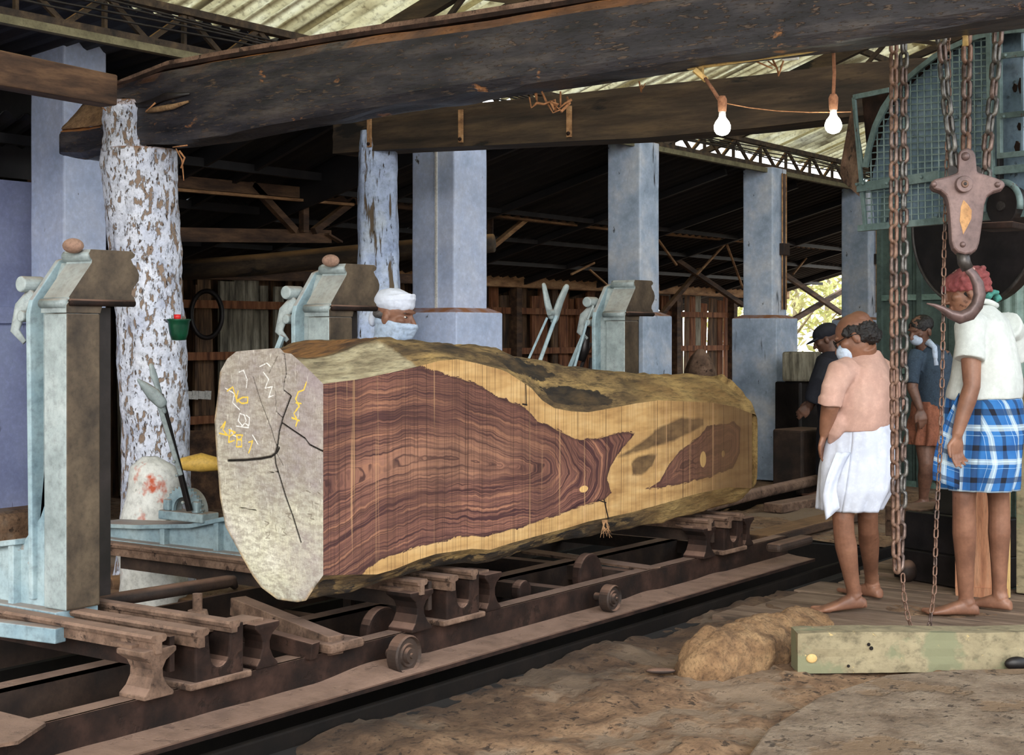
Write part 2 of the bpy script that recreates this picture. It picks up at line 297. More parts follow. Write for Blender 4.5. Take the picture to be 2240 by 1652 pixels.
def remesh(mb, vox, sm=3, disp=None):
    me = mb.mesh('tmp'); o = bpy.data.objects.new('tmp', me); sc2 = bpy.data.scenes.new('tmp'); sc2.collection.objects.link(o)
    import bmesh
    bm = bmesh.new(); bm.from_mesh(me); bmesh.ops.recalc_face_normals(bm, faces=bm.faces); bm.to_mesh(me); bm.free()
    q = o.modifiers.new('r', 'REMESH'); q.mode = 'VOXEL'; q.voxel_size = vox
    if sm: q = o.modifiers.new('s', 'SMOOTH'); q.iterations = sm; q.factor = .5
    with bpy.context.temp_override(scene=sc2, view_layer=sc2.view_layers[0]):
        dg = bpy.context.evaluated_depsgraph_get(); dg.update(); m2 = bpy.data.meshes.new_from_object(o.evaluated_get(dg))
    bpy.data.objects.remove(o); bpy.data.meshes.remove(me); bpy.data.scenes.remove(sc2)
    if disp:
        n = len(m2.vertices); co = np.empty(n*3, np.float32); no = np.empty(n*3, np.float32)
        m2.vertices.foreach_get('co', co); m2.vertex_normals.foreach_get('vector', no); co = co.reshape(-1, 3); no = no.reshape(-1, 3)
        dd = np.array([disp(Vector(c)) for c in co], np.float32); co = co+no*dd[:, None]; m2.vertices.foreach_set('co', co.ravel()); m2.update()
    return m2
def put(me, name, mat, parent):
    off = OFF.get(parent, Vector((0, 0, 0))) if parent is not None else Vector((0,0,0))
    me.transform(Matrix.Translation(-off)); me.materials.clear(); me.materials.append(mat); me.name = name
    me.polygons.foreach_set('use_smooth', [True]*len(me.polygons))
    o = bpy.data.objects.new(name, me); COL.objects.link(o)
    if parent is not None: o.parent = parent; OFF[o] = off
    return o
def XZ(y0):  return lambda u, v, d: (u, y0+d, v)      # outline in (x, z), extruded along y
def YZ(x0):  return lambda u, v, d: (x0+d, u, v)
def fb(p, s=1.0): return noise.noise(Vector(p)*s)
# ================================================================ SETTING
# ---- ground: dirt floor in front, pit under the carriage, floor behind
def dirt(x0, x1, y0, y1, step, base, name, mat, amp=.02):
    xs = np.arange(x0, x1+step, step); ys = np.arange(y0, y1+step, step)
    mb = MB(); mb.loft([[Vector((x, y, base+amp*fb((x, y, 0), 2.2)+amp*.6*fb((x, y, 3), 7)+amp*.35*fb((x, y, 5), 20))) for y in ys] for x in xs], False, False)
    o = mb.build(name, mat, None, smooth=True, fixn=False); o['kind'] = 'structure'; return o
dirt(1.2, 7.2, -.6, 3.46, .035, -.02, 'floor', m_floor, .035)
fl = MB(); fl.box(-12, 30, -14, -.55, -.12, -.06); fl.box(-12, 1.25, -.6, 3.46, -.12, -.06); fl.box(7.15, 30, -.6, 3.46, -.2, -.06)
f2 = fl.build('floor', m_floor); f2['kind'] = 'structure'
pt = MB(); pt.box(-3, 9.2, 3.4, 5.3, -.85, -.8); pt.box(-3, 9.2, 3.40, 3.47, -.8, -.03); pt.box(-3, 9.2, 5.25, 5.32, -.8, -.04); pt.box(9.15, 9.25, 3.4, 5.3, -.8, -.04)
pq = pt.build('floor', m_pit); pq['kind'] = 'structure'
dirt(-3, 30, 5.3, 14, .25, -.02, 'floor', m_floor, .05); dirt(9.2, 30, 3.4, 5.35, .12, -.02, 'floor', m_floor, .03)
# plank deck where the men walk: each plank its own part
deck = struct('floor', (6.3, 2, 0), 'grey brown plank deck beside the track')
x = 6.35; i = 0
while x < 9.4:
    w = random.uniform(.28, .46); y0 = 3.40-random.uniform(0, .12); y1 = 0.2
    z = random.uniform(-.010, .008); yy = y0
    MB().box(x, x+w-.022, y1, yy, -.07, .0+z).build('plank', m_fpl, deck, bevel=.006); x += w; i += 1
# loose boards and timbers on the ground beyond the log
for k, (p, q, w, h) in enumerate([((1690, 1112, .02), (1960, 1062, .02), .16, .07), ((1650, 1180, .03), (1880, 1122, .03), .2, .06), ((1705, 1000, .05), (1800, 985, .05), .3, .1), ((1705, 1030, .04), (1800, 1018, .04), .3, .08)]):
    a = onZ(p[0], p[1], p[2]); b = onZ(q[0], q[1], q[2])
    o = MB().bar(a, b, w, h).build('ground_board', m_brown if k % 2 else m_dusty, None, bevel=.01)
    tag(o, ['dusty brown board lying along the track beyond the log', 'wide brown board on the ground left of the white dhoti', 'low timber lying at the foot of the far pillar', 'second low timber beside the far pillar foot'][k], 'board')
# ---- back wall of upright boards (plane y=9.84)
wb = struct('wall_back', (8, 9.84, 0))
x = 8.2
while x < 18.9:
    w = random.uniform(.09, .2); h = 1.86+random.uniform(-.12, .03)
    r = random.random(); lean = random.uniform(-.05, .05) if r < .7 else random.uniform(-.2, .2)
    px = 1120+F*(x*SU-9.84*CU)/(x*CU+9.84*SU)
    m = m_plankg if (470 < px < 600 and random.random() < .8) or random.random() < .06 else (m_plankr if px > 1050 and random.random() < .6 else m_plank)
    y = 9.84+random.uniform(-.03, .03)
    MB().bar((x+w/2, y, .0), (x+w/2+lean, y, h), .03, w*.94, up=(1, 0, 0)).build('board', m, wb); x += w+random.choice([0, .01, .02, .05])
for z in (.55, 1.1, 1.55): MB().box(8.2, 18.9, 9.74, 9.79, z, z+.07).build('rail', m_plankr, wb)
for x in (8.3, 10.2, 12.0, 13.6, 15.4, 17.2, 18.8): MB().box(x, x+.1, 9.66, 9.76, 0, 1.9).build('stud', m_brown, wb)
wp = MB().box(7.6, 20.5, 9.62, 9.80, 1.84, 1.98).build('trim_1', m_tan, None, bevel=.01); wp['kind'] = 'structure'
# dark sheet added outside the boards so that the gaps stay dark
wo = MB().box(2.4, 17.2, 10.0, 10.06, -.1, 3.0).build('wall_back', m_plank); wo['kind'] = 'structure'
# blue door leaf and painted wall on the left (plane y=7.8)
dl = struct('door_1', (6.0, 7.8, .28), 'tall lavender blue boarded door')
q = onY(76, 400, 7.8); xr = q.x; zt = q.z; zb = onY(40, 1108, 7.8).z
for k in range(6):
    MB().box(xr-.32*(k+1), xr-.32*k-.006, 7.8, 7.84, zb, zt).build('board', m_door, dl)
zz = onY(40, 690, 7.8).z
MB().box(xr-1.92, xr-.02, 7.765, 7.8, zz-.05, zz+.05).build('rail', m_door, dl, bevel=.004)
MB().box(xr-.01, xr+.055, 7.76, 7.86, 0, zt+.02).build('jamb', m_brown, dl)
MB().box(xr-.02, xr+.05, 7.73, 7.77, onY(60, 485, 7.8).z, onY(60, 455, 7.8).z).build('hinge', m_tan, dl)
sb = MB().box(2.5, xr+.1, 7.6, 8.2, -.05, zb).build('trim_2', m_floor, None, bevel=.05); sb['kind'] = 'structure'
wl = MB().box(2.5, 2.6, 6.3, 10.4, 0, 3.0).build('wall_left_added', m_brown); wl['kind'] = 'structure'  # unseen aisle end, added to keep outside light out
# ---- corrugated roofs
def corr(name_part, parent, x0, x1, y0, z0, y1, z1, mat, pitch=.146, amp=.024, th=.006, n=6):
    mb = MB(); g = []; N = int((x1-x0)/pitch*n)
    for i in range(N+1):
        x = x0+(x1-x0)*i/N; h = amp*math.cos(math.tau*(x-x0)/pitch)
        g.append([Vector((x, y0, z0+h)), Vector((x, y1, z1+h))])
    mb.sheet(g); return mb.build(name_part, mat, parent, smooth=False, fixn=False, thick=th)
lo = struct('ceiling', (8, 8, 2.6), 'dark corrugated lean-to roof')
sl_ = .345
for k in range(20):
    x0 = 2.4+k*.9
    if x0 > 20: break
    for j in range(2):
        rt = x0 > 8.4; zt_, sl_ = (2.86, .27) if rt else (3.09, .345)
        y0 = 6.32+j*2.15; y1 = y0+2.2
        if x0 < 6.6 and j == 0: y0 = 7.65
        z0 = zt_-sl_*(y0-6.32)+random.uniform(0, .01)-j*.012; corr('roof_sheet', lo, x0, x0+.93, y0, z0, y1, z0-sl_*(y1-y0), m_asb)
for k in range(12):
    x0 = 3.2+k*1.5; zt_, sl_ = (2.80, .27) if x0 > 8.4 else (3.02, .345); y0 = 7.7 if x0 < 6.6 else 6.35
    MB().bar((x0, y0, zt_-sl_*(y0-6.32)), (x0, 10.3, zt_-sl_*4), .04, .06).build('rafter', m_asb, lo)
for j in range(4):
    y = 7.75+j*.65; z = 3.05-.345*(y-6.32)-.05; MB().box(2.5, 8.4, y, y+.05, z-.03, z+.03).build('purlin', m_asb, lo); z = 2.82-.27*(y-6.32)-.03; MB().box(8.4, 20.4, y, y+.04, z-.02, z+.02).build('purlin', m_asb, lo)
wr = struct('wall_right_added', (10, -3.9, 0))  # side wall out of view, added to cut the sky light
for k in range(18): MB().box(9.2+k*.6, 9.79+k*.6, -3.95+.01*(k % 2), -3.9+.01*(k % 2), -.1, 4.6).build('board', m_plank, wr)
wf = struct('wall_far_added', (19.6, 1, 0))  # end wall behind the saw, put in to hold back sky light
for k in range(18): MB().box(19.6+.01*(k % 2), 19.65, -3.9+k*.57, -3.34+k*.57, -.1, 5.8 if k < 17 else 3.3).build('board', m_plank, wf)
hi = struct('ceiling', (8, 4, 4), 'cream corrugated main roof')
s2 = .35
for k in range(-4, 24):
    x0 = k*.9
    for j in range(5):
        y1 = 7.1-j*2.1; y0 = y1-2.16; z1 = 3.22+s2*(7.1-y1)+j*.01
        bright = (k*7+j*3) % 5 in (0, 1, 2) or (j == 0 and k > 6)
        corr('roof_sheet', hi, x0, x0+.93, y0, z1+s2*(y1-y0), y1, z1, m_roof if bright or j < 1 else m_roofd, n=5)
for k in range(-4, 8):
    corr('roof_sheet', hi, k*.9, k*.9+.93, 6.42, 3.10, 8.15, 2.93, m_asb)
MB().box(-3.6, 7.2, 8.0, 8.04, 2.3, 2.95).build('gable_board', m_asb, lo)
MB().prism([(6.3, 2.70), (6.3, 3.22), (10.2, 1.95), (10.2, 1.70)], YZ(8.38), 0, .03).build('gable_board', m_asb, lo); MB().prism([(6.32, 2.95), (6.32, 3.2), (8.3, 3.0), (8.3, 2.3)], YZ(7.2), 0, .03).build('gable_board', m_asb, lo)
for j in range(4):
    y = 5.2-j*2.1; z = 3.22+s2*(7.1-y)-.07; MB().box(-3.5, 21, y-.02, y+.02, z-.03, z+.02).build('purlin', m_beam2, hi)
for xx in (2.0, 7.6, 12.2, 16.4):
    MB().bar((xx, 7.0, 3.12), (xx, -3.6, 3.12+s2*10.6), .06, .12).build('rafter', m_beam2, hi)
    for k in range(8):
        y = 6.8-k*1.0; z = 3.02+s2*(7.1-y)
        MB().bar((xx, y, z), (xx, y-.5, z-.12), .03, .03).build('web_strut', m_beam2, hi); MB().bar((xx, y-.5, z-.12), (xx, y-1.0, z+s2), .03, .03).build('web_strut', m_beam2, hi)
    MB().bar((xx, 6.6, 2.98), (xx, -1.2, 2.95+s2*7.4), .05, .05).build('bottom_chord', m_beam2, hi)
# ---- lattice girder on the pillar row
lg = thing('lattice_girder', (4, 6.22, 2.85), 'rusty lattice girder carried on top of the blue pillars', 'girder')
MB().box(1.5, 20, 6.16, 6.28, 2.83, 2.89).build('bottom_chord', m_beam2, lg)
MB().box(1.5, 20, 6.10, 6.14, 2.80, 2.84).build('angle_iron', m_iront, lg)
MB().box(1.5, 20, 6.19, 6.25, 3.06, 3.10).build('top_chord', m_beam2, lg)
x = 1.6
while x < 19.6:
    MB().bar((x, 6.22, 2.88), (x+.27, 6.22, 3.07), .02, .028).build('lattice_bar', m_beam2, lg)
    MB().bar((x+.27, 6.22, 3.07), (x+.54, 6.22, 2.88), .02, .028).build('lattice_bar', m_beam2, lg)
    MB().bar((x+.27, 6.24, 2.88), (x+.27, 6.24, 3.07), .025, .02).build('lattice_bar', m_beam2, lg); x += .54
for k in range(4):
    pts = [(x, 6.08+k*.02, 2.93+.03*k+.012*math.sin(x*2.3+k)) for x in np.linspace(1.6, 19.5, 60)]
    MB().tube(pts, .006, 6).build('cable', m_dark, lg, smooth=True)
# ---- pillars
def pillar(px, mat, ped, label, s=.3, top=2.85, y0=6.05, rods=False, pipe=False):
    q = onY(px, 730, y0); x0 = q.x
    t = thing('painted_pillar', (x0+s/2, y0+s/2, 0), label, 'pillar')
    n = 14; rings = []
    for i in range(n+1):
        z = top*i/n; j = lambda k: .004*fb((x0*3+k, z*3, k*7))
        rings.append([Vector((x0+j(1), y0+j(2), z)), Vector((x0+s+j(3), y0+j(4), z)), Vector((x0+s+j(5), y0+s, z)), Vector((x0+j(6), y0+s, z))])
    MB().loft(rings).build('shaft', mat, t, bevel=.012)
    if ped:
        e = .075; MB().loft([[Vector((x0-e, y0-e, 0)), Vector((x0+s+e, y0-e, 0)), Vector((x0+s+e, y0+s+e, 0)), Vector((x0-e, y0+s+e, 0))],
                        [Vector((x0-e, y0-e, ped-.03)), Vector((x0+s+e, y0-e, ped-.03)), Vector((x0+s+e, y0+s+e, ped-.03)), Vector((x0-e, y0+s+e, ped-.03))],
                        [Vector((x0-.01, y0-.01, ped)), Vector((x0+s+.01, y0-.01, ped)), Vector((x0+s+.01, y0+s+.01, ped)), Vector((x0-.01, y0+s+.01, ped))]]).build('pedestal', mat, t, bevel=.008)
    if rods:
        for dx in (.16, .20, .24): MB().tube([(x0+dx, y0-.02, 1.55), (x0+dx, y0-.02, top-.05)], .008, 6).build('conduit', m_tan if dx != .2 else m_rustd, t, smooth=True)
        MB().box(x0+.14, x0+.26, y0-.05, y0, 2.05, 2.16).build('junction_box', m_rustd, t, bevel=.005)
    if pipe: MB().box(x0-.012, x0+.0, y0+.14, y0+.155, .02, top).build('cable_strip', m_white, t)
    return t
pillar(140, m_pill, 0, 'tall blue white pillar at far left beside the bark post', s=.31, top=3.05, y0=7.2)
pillar(994, m_pill, 1.50, 'lavender pillar on a square plinth behind the masked man', s=.36, pipe=True)
pillar(1400, m_pill2, 1.50, 'grey blue pillar on a plinth behind the rightmost knee post')
pillar(1690, m_pill2, 1.50, 'stained pillar with conduits at the far end of the log', rods=True)
pillar(1900, m_pill2, 1.50, 'dark blue pillar behind the man in pink', rods=True)
# ---- bark trunk post
def bark_post():
    base = onZ(335, 1283, 0); t = thing('tree_trunk_post', base, 'thick tree trunk post with flaking whitewash holding the big beam', 'post')
    Y = Vector((base.x, base.y, 0)).dot(Vector((CU, SU, 0))); rows = []
    keys = [(2.54, 318-45, 48), (2.42, 270, 47), (2.33, 305, 80), (2.2, 306, 80), (1.9, 315, 79), (1.5, 325, 73), (1.2, 335, 74), (.8, 340, 72), (.4, 342, 76), (.1, 338, 86), (-.05, 336, 96)]
    keys = keys[::-1]; zs = [k[0] for k in keys]
    N = 110
    for i in range(N+1):
        z = -.05+2.35*i/N; cx = np.interp(z, zs, [k[1] for k in keys]); r = np.interp(z, zs, [k[2] for k in keys])/417
        c = P(cx, 730, Y+.05); row = []
        for k in range(96):
            an = k*math.tau/96; d = Vector((math.cos(an), math.sin(an), 0)); q = Vector((c.x, c.y, z))+d*r
            amp = .5+.5*min(1, max(0, (z-.2)/.8))
            rr = r*(1+.05*fb(q, 2.5))+amp*(.013*fb((q.x*14, q.y*14, q.z*6))+.011*abs(fb((q.x*30, q.y*30, q.z*14))))
            row.append(Vector((c.x, c.y, z))+d*rr)
        rows.append(row)
    MB().loft(rows).build('trunk', m_trunk, t, smooth=True)
    # the tongue left standing beside the beam
    rows = []
    for i in range(40):
        z = 2.28+.27*i/39; c = P(274, 730, Y-.02); row = []
        for k in range(48):
            an = k*math.tau/48; d = Vector((math.cos(an)*.11, math.sin(an)*.12, 0)); q = Vector((c.x, c.y, z))+d
            s_ = (1+.1*fb(q, 12)+.06*fb(q, 30))*(1-.25*max(0, (i-34)/6)); row.append(Vector((c.x, c.y, z))+d*s_)
        rows.append(row)
    MB().loft(rows).build('tongue', m_trunk, t, smooth=True)
    return Y
YT = bark_post()
# ---- hewn post 2
def post2():
    Y = 9.35; base = P(828, 730, Y); t = thing('hewn_post', (base.x, base.y, 0), 'cracked blue painted hewn post behind the masked man', 'post')
    rows = []
    for i in range(101):
        z = 2.58*i/100; px = np.interp(z, [0, 1.2, 1.6, 2.1, 2.6], [822, 824, 830, 826, 828]); w = np.interp(z, [0, 1.5, 2.1, 2.6], [.15, .15, .145, .135]); c = P(px, 730, Y); row = []
        for k in range(64):
            an = k*math.tau/64; q = Vector((math.cos(an), math.sin(an))); m = max(abs(q.x*.75+q.y*.66), abs(-q.x*.66+q.y*.75)); r = w/ (m*.55+.45)*.86
            pt = Vector((c.x+q.x*r, c.y+q.y*r, z)); r += .010*fb((pt.x*12, pt.y*12, z*2.5))+.008*fb((pt.x*30, pt.y*30, z*7))
            if z > 2.47 and q.dot(Vector((SU, -CU))) > .1: r *= .55
            row.append(Vector((c.x+q.x*r, c.y+q.y*r, z)))
        rows.append(row)
    MB().loft(rows).build('shaft', m_post2, t, smooth=True)
post2()
# ---- big beam and second beam (run across the shed)
def big_beam():
    t = thing('roof_beam', (5.3, 4, 2.35), 'massive blackened timber beam crossing the top of the picture', 'beam')
    xa = P(330, 310, YT-.17).x
    # stations: y, z bottom, z top (world), front x, back x
    st = []
    for px, yb, yt in [(133, 340, 282), (180, 342, 279), (222, 325, 272), (228, 320, 205), (240, 315, 180), (330, 313, 160), (450, 300, 137), (600, 270, 113), (800, 235, 80), (1060, 195, 44), (1250, 168, 10), (1500, 128, -25), (1850, 85, -75), (2240, 30, -150), (2500, -5, -200), (3000, -70, -300)]:
        q = onX(px, yb, xa); r = onX(px, yt, xa); st.append((q.y, q.z, r.z))
    ys = np.array([s[0] for s in st])[::-1]; zb = np.array([s[1] for s in st])[::-1]; zt = np.array([s[2] for s in st])[::-1]
    rows = []; N = 150
    for i in range(N+1):
        y = ys[-1]+(ys[0]-ys[-1])*i/N; b = np.interp(y, ys, zb); tp = np.interp(y, ys, zt); row = []
        H = tp-b; W = .24
        def pt(u, v):
            x_ = xa+u*W; z_ = b+v*H
            n_ = .012*fb((x_*6, y*1.2, z_*6))+.006*fb((x_*22, y*5, z_*22))
            return x_, z_, n_
        for v in np.linspace(0, 1, 9):
            x_, z_, n_ = pt(0, v); e = .02*(max(0, .12-v)/.12+max(0, v-.88)/.12); row.append(Vector((x_-n_+e, y, z_)))
        for u in np.linspace(.12, .9, 4): x_, z_, n_ = pt(u, 1); row.append(Vector((x_, y, z_+n_)))
        for v in np.linspace(1, 0, 6): x_, z_, n_ = pt(1, v); row.append(Vector((x_+n_, y, z_)))
        for u in np.linspace(.9, .12, 4):
            x_, z_, n_ = pt(u, 0); row.append(Vector((x_, y, z_-n_+(.03*fb((y*3, x_*9, 4))))))
        rows.append(row)
    MB().loft(rows).build('beam_body', m_beam, t, smooth=False)
    # thin boards lying along the upper edge
    y0 = ys[-1]-.36; y1 = ys[0]
    a = [Vector((xa+.02, y, np.interp(y, ys, zt)+.008)) for y in np.linspace(y0, y1, 14)]
    for k, (dx, dz, h) in enumerate(((.03, .012, .02), (.05, .038, .022))):
        mb = MB(); mb.loft([[p+Vector((dx-.035, 0, dz-h/2)), p+Vector((dx+.05, 0, dz-h/2)), p+Vector((dx+.05, 0, dz+h/2)), p+Vector((dx-.035, 0, dz+h/2))] for p in a]); mb.build('edge_board', m_dusty if k else m_rust, t)
    # split and rotten pocket near the post
    q0 = onX(300, 225, xa); 
    pts = [onX(x_, y_, xa-.004) for x_, y_ in ((232, 222), (270, 218), (300, 230), (330, 226), (360, 212), (415, 205))]
    MB().tube(pts, [.006, .012, .01, .02, .022, .006], 8, flat=.5).build('split', m_dark, t, smooth=True)
    rows = [onX(x_, y_, xa-.012) for x_, y_ in ((322, 243), (350, 238), (380, 233), (412, 222))]
    MB().tube(rows, [.012, .016, .014, .006], 8).build('dust_ledge', m_mound, t, smooth=True)
    return xa, ys, zb, zt
XA, BY, BZB, BZT = big_beam()
# stub part of the lower member left of the post
sb_ = thing('beam_stub', (XA, P(180, 300, YT).y, 2.35), 'short black beam end with orange dust left of the trunk post', 'beam')
p0 = onX(134, 310, XA+.02); p1 = onX(300, 283, XA+.02)
MB().box(XA-.0, XA+.24, p1.y, p0.y, onX(134, 342, XA).z+.01, onX(134, 290, XA).z+.0).build('beam_end', m_beam, sb_, bevel=.012)
mb = MB(); yy0 = p1.y; yy1 = p0.y-.01; zb_ = onX(134, 290, XA).z
rows = []
for i in range(13):
    px_ = 135+92*i/12; lo_ = onX(px_, 283-10*i/12, XA-.004); hi_ = onX(px_+(24 if i < 6 else 24-4*(i-6)), 282-58*min(1, (i+.3)/4.0)**.6, XA+.14)
    rows.append([lo_.lerp(hi_, k/6)+Vector((.01*fb((i*.6, k*.7, 2)), 0, .03*math.sin(math.pi*k/6)*.5+.006*fb((i*.8, k*.9, 5)))) for k in range(7)])
mb.sheet(rows); mb.build('sawdust_heap', m_mound, sb_, smooth=True, fixn=False, thick=.008)
# left timber running into the trunk
a0 = onY(-60, 142, 5.9); a1 = onY(240, 200, 5.9)
tag(MB().bar(a0, a1, .12, .16, w1=.12, h1=.15).build('timber_beam', m_brown, None, bevel=.008), 'rough brown timber entering from the left edge to the trunk post', 'beam')
def beam2():
    Y = 9.35; xb = P(828, 332, Y-.15).x; rows = []
    pts = [(728, 336, 250), (870, 326, 243), (1100, 316, 220), (1400, 302, 188), (1650, 280, 165), (1850, 256, 140), (2100, 232, 120), (2500, 190, 80)]
    st = [(onX(a, b, xb), onX(a, c, xb)) for a, b, c in pts]
    ys = [s[0].y for s in st][::-1]; zb = [s[0].z for s in st][::-1]; zt = [s[1].z for s in st][::-1]
    for i in range(81):
        y = ys[-1]+(ys[0]-ys[-1])*i/80; b = np.interp(y, ys, zb); tp = np.interp(y, ys, zt); row = []
        for v in np.linspace(0, 1, 8): row.append(Vector((xb-.012*fb((y*1.2, v*4, 1))-.006*fb((y*6, v*14, 2)), y, b+(tp-b)*v)))
        row += [Vector((xb+.1, y, tp+.01*fb((y*2, 1, 1)))), Vector((xb+.22, y, tp)), Vector((xb+.22, y, b)), Vector((xb+.1, y, b+.012*fb((y*3, 2, 2))))]
        rows.append(row)
    t = thing('cross_beam', (xb, 6, 2.4), 'weathered dark cross beam with iron straps behind the big beam', 'beam')
    MB().loft(rows).build('beam_body', m_beam2, t)
    for px, y1, y0 in ((808, 322, 250), (1008, 312, 240), (1245, 300, 232)):
        a = onX(px, y1, xb-.012); b = onX(px, y0, xb-.012); MB().bar(a, b, .012, .03, up=(0, 1, 0)).build('strap', m_tan, t); MB().ell(a+Vector((-.01, 0, .02)), (.008, .012, .012)).build('bolt', m_rust, t, smooth=True)
    return xb
XB = beam2()
# ---- trusses and timbers in the dark aisle (plane y=8)
tr = thing('roof_truss', (9, 8, 2.2), 'long brown timber truss across the dark aisle behind', 'truss')
def tbar(a, b, w, name='web_member', y=8.0, m=None, d=.05):
    p = onY(a[0], a[1], y); q = onY(b[0], b[1], y); return MB().bar(p, q, d, w, up=(0, 0, 1)).build(name, m or m_brown, tr)
tbar((300, 390), (770, 432), .085, 'top_chord'); tbar((300, 408), (770, 448), .02, 'chord_ledge', 7.96, m_tan)
tbar((770, 436), (1340, 496), .075, 'top_chord'); tbar((1340, 496), (1960, 556), .075, 'top_chord', m=m_tan)
tbar((1060, 470), (1340, 503), .018, 'chord_ledge', 7.96, m_tan)
tbar((300, 512), (720, 518), .10, 'bottom_chord', 8.05)
tbar((550, 403), (645, 505), .05); tbar((665, 408), (665, 508), .06); tbar((772, 440), (686, 506), .05); tbar((715, 512), (745, 530), .015)
tbar((1073, 470), (1073, 545), .022); tbar((1150, 480), (1073, 543), .04, m=m_tan)
tbar((1440, 525), (1480, 580), .02, m=m_tan, d=.02); tbar((1585, 535), (1525, 600), .02, m=m_tan, d=.02); tbar((1590, 535), (1625, 630), .02, m=m_tan, d=.02)
tbar((1445, 545), (1625, 668), .055, 'cross_brace', 8.6, m_brown); tbar((1530, 590), (1445, 690), .05, 'cross_brace', 8.7, m_brown)
tbar((1715, 600), (1840, 685), .065, 'cross_brace', 8.8, m_brown); tbar((1715, 712), (1850, 632), .07, 'cross_brace', 8.9, m_brown)
tbar((1800, 520), (1735, 600), .02, 'web_member', 8.3, m_tan, .02)
tbar((1250, 600), (1300, 575), .02, 'web_member', 8.5, m_tan, .02); tbar((1290, 590), (1330, 625), .015, 'web_member', 8.5, m_tan, .02)
o = MB().tube([P(380, 592, 11.2), P(560, 580, 11.0), P(760, 560, 10.8), P(960, 540, 10.6), P(1080, 532, 10.5)], [.075, .08, .075, .07, .065], 14).build('pole_log', m_beam2, None, smooth=True)
tag(o, 'round mossy pole lying across the aisle behind the posts', 'log')
o = MB().bar(P(380, 598, 11.6), P(970, 612, 13.6), .08, .085).build('timber_beam', m_brown, None, bevel=.006); tag(o, 'dark reddish timber under the round mossy pole', 'beam')
# tyre-like hoop hanging on the back boards
c = onY(452, 688, 9.62)
o = MB().tube([c+Vector((SU*.135*math.cos(k*math.tau/36), -CU*.13*math.cos(k*math.tau/36), .20*math.sin(k*math.tau/36))) for k in range(36)], .022, 8, cyc=True).build('hanging_hoop', m_dark, None, smooth=True)
tag(o, 'black hoop hanging in front of the back boards right of the trunk post', 'hoop')
_a = P(395, 730, 11.5); _b = P(485, 730, 11.5); _a.z = _b.z = .29
o = MB().bar(_a, _b, .04, .6).build('low_board', m_brown, None, bevel=.005); tag(o, 'brown boards low behind the bark post beside the log end', 'board')
o = MB(); [o.bar(onY(406+14*k, 864, 9.70), onY(406+14*k+13, 865, 9.70), .01, .068+.006*(k % 2)) for k in range(4)]
tag(o.build('pale_shelf_strip', m_white), 'small pale striped strip glinting behind the bark post', 'strip')
# ---- outdoors beyond the far end
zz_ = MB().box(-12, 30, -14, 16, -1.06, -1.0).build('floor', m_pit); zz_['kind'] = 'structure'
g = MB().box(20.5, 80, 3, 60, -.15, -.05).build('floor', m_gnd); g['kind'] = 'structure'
def tree(px, Y, h, r, n, label):
    b = P(px, 730, Y); b.z = -.05; t = thing('garden_tree', b, label, 'tree', None)
    rr = random.Random(px); mb = MB(); mb.tube([b, b+Vector((.1, .1, h*.4)), b+Vector((.25, 0, h))], [.09, .07, .03], 8)
    for k in range(6): a = b+Vector((.1, .05, h*(.35+.1*k))); mb.tube([a, a+Vector((rr.uniform(-1, 1), rr.uniform(-1, 1), rr.uniform(.3, .9)))*r*.7], [.03, .01], 6)
    mb.build('trunk', m_trk, t, smooth=True); lf = MB()
    for k in range(n):
        d = Vector((rr.gauss(0, 1), rr.gauss(0, 1), rr.gauss(0, .9))); d = d.normalized()*r*rr.random()**.4; c = b+Vector((.15, 0, h*.75))+d
        u = Vector((rr.uniform(-1, 1), rr.uniform(-1, 1), rr.uniform(-1, 1))).normalized(); w = u.cross(Vector((.3, .5, .8))).normalized(); s_ = rr.uniform(.07, .15)
        lf.add([c-u*s_, c+w*s_*.45, c+u*s_, c-w*s_*.45], [(0, 1, 2, 3)])
    o = lf.build('foliage', m_leaf, t, fixn=False); o['kind'] = 'stuff'
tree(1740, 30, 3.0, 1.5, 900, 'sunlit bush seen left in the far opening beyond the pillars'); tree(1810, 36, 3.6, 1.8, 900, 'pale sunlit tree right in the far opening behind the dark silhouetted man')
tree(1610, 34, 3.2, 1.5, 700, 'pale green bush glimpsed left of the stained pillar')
# ================================================================ THE LOG
YF = 3.55; X0 = onY(707, 1000, YF).x
def curveY(pts, y):      # px curve on plane y -> x array, z array
    q = [onY(a, b, y) for a, b in pts]; return np.array([v.x for v in q]), np.array([v.z for v in q])
TOP = [(707, 840), (784, 830), (843, 818), (914, 802), (962, 789), (1001, 786), (1040, 794), (1095, 808), (1111, 815), (1162, 849), (1186, 876), (1213, 893), (1250, 900), (1287, 902), (1338, 893), (1389, 883), (1440, 876), (1491, 878), (1559, 881), (1606, 890), (1645, 905)]
BOT = [(707, 1259), (788, 1257), (824, 1257), (863, 1246), (914, 1225), (954, 1212), (1032, 1201), (1072, 1203), (1119, 1188), (1178, 1172), (1249, 1153), (1287, 1141), (1331, 1132), (1389, 1119), (1457, 1100), (1525, 1080), (1593, 1066), (1640, 1068)]
tx, tz = curveY(TOP, YF); bx, bz = curveY(BOT, YF)
SIL = [(600, 760), (660, 748), (700, 741), (760, 733), (800, 734), (850, 742), (903, 749), (950, 752), (1010, 760), (1080, 770), (1140, 782), (1200, 795), (1300, 808), (1370, 815), (1440, 822), (1490, 818), (1530, 820), (1580, 835), (1620, 862), (1645, 890)]
sx_, sz = curveY(SIL, 3.86)
LOW = [(665, 1317), (760, 1300), (840, 1278), (930, 1250), (1000, 1236), (1080, 1230), (1150, 1205), (1250, 1182), (1330, 1170), (1440, 1150), (1520, 1130), (1600, 1100), (1645, 1085)]
lx, lz = curveY(LOW, 3.64)
XE = float(tx[-1])
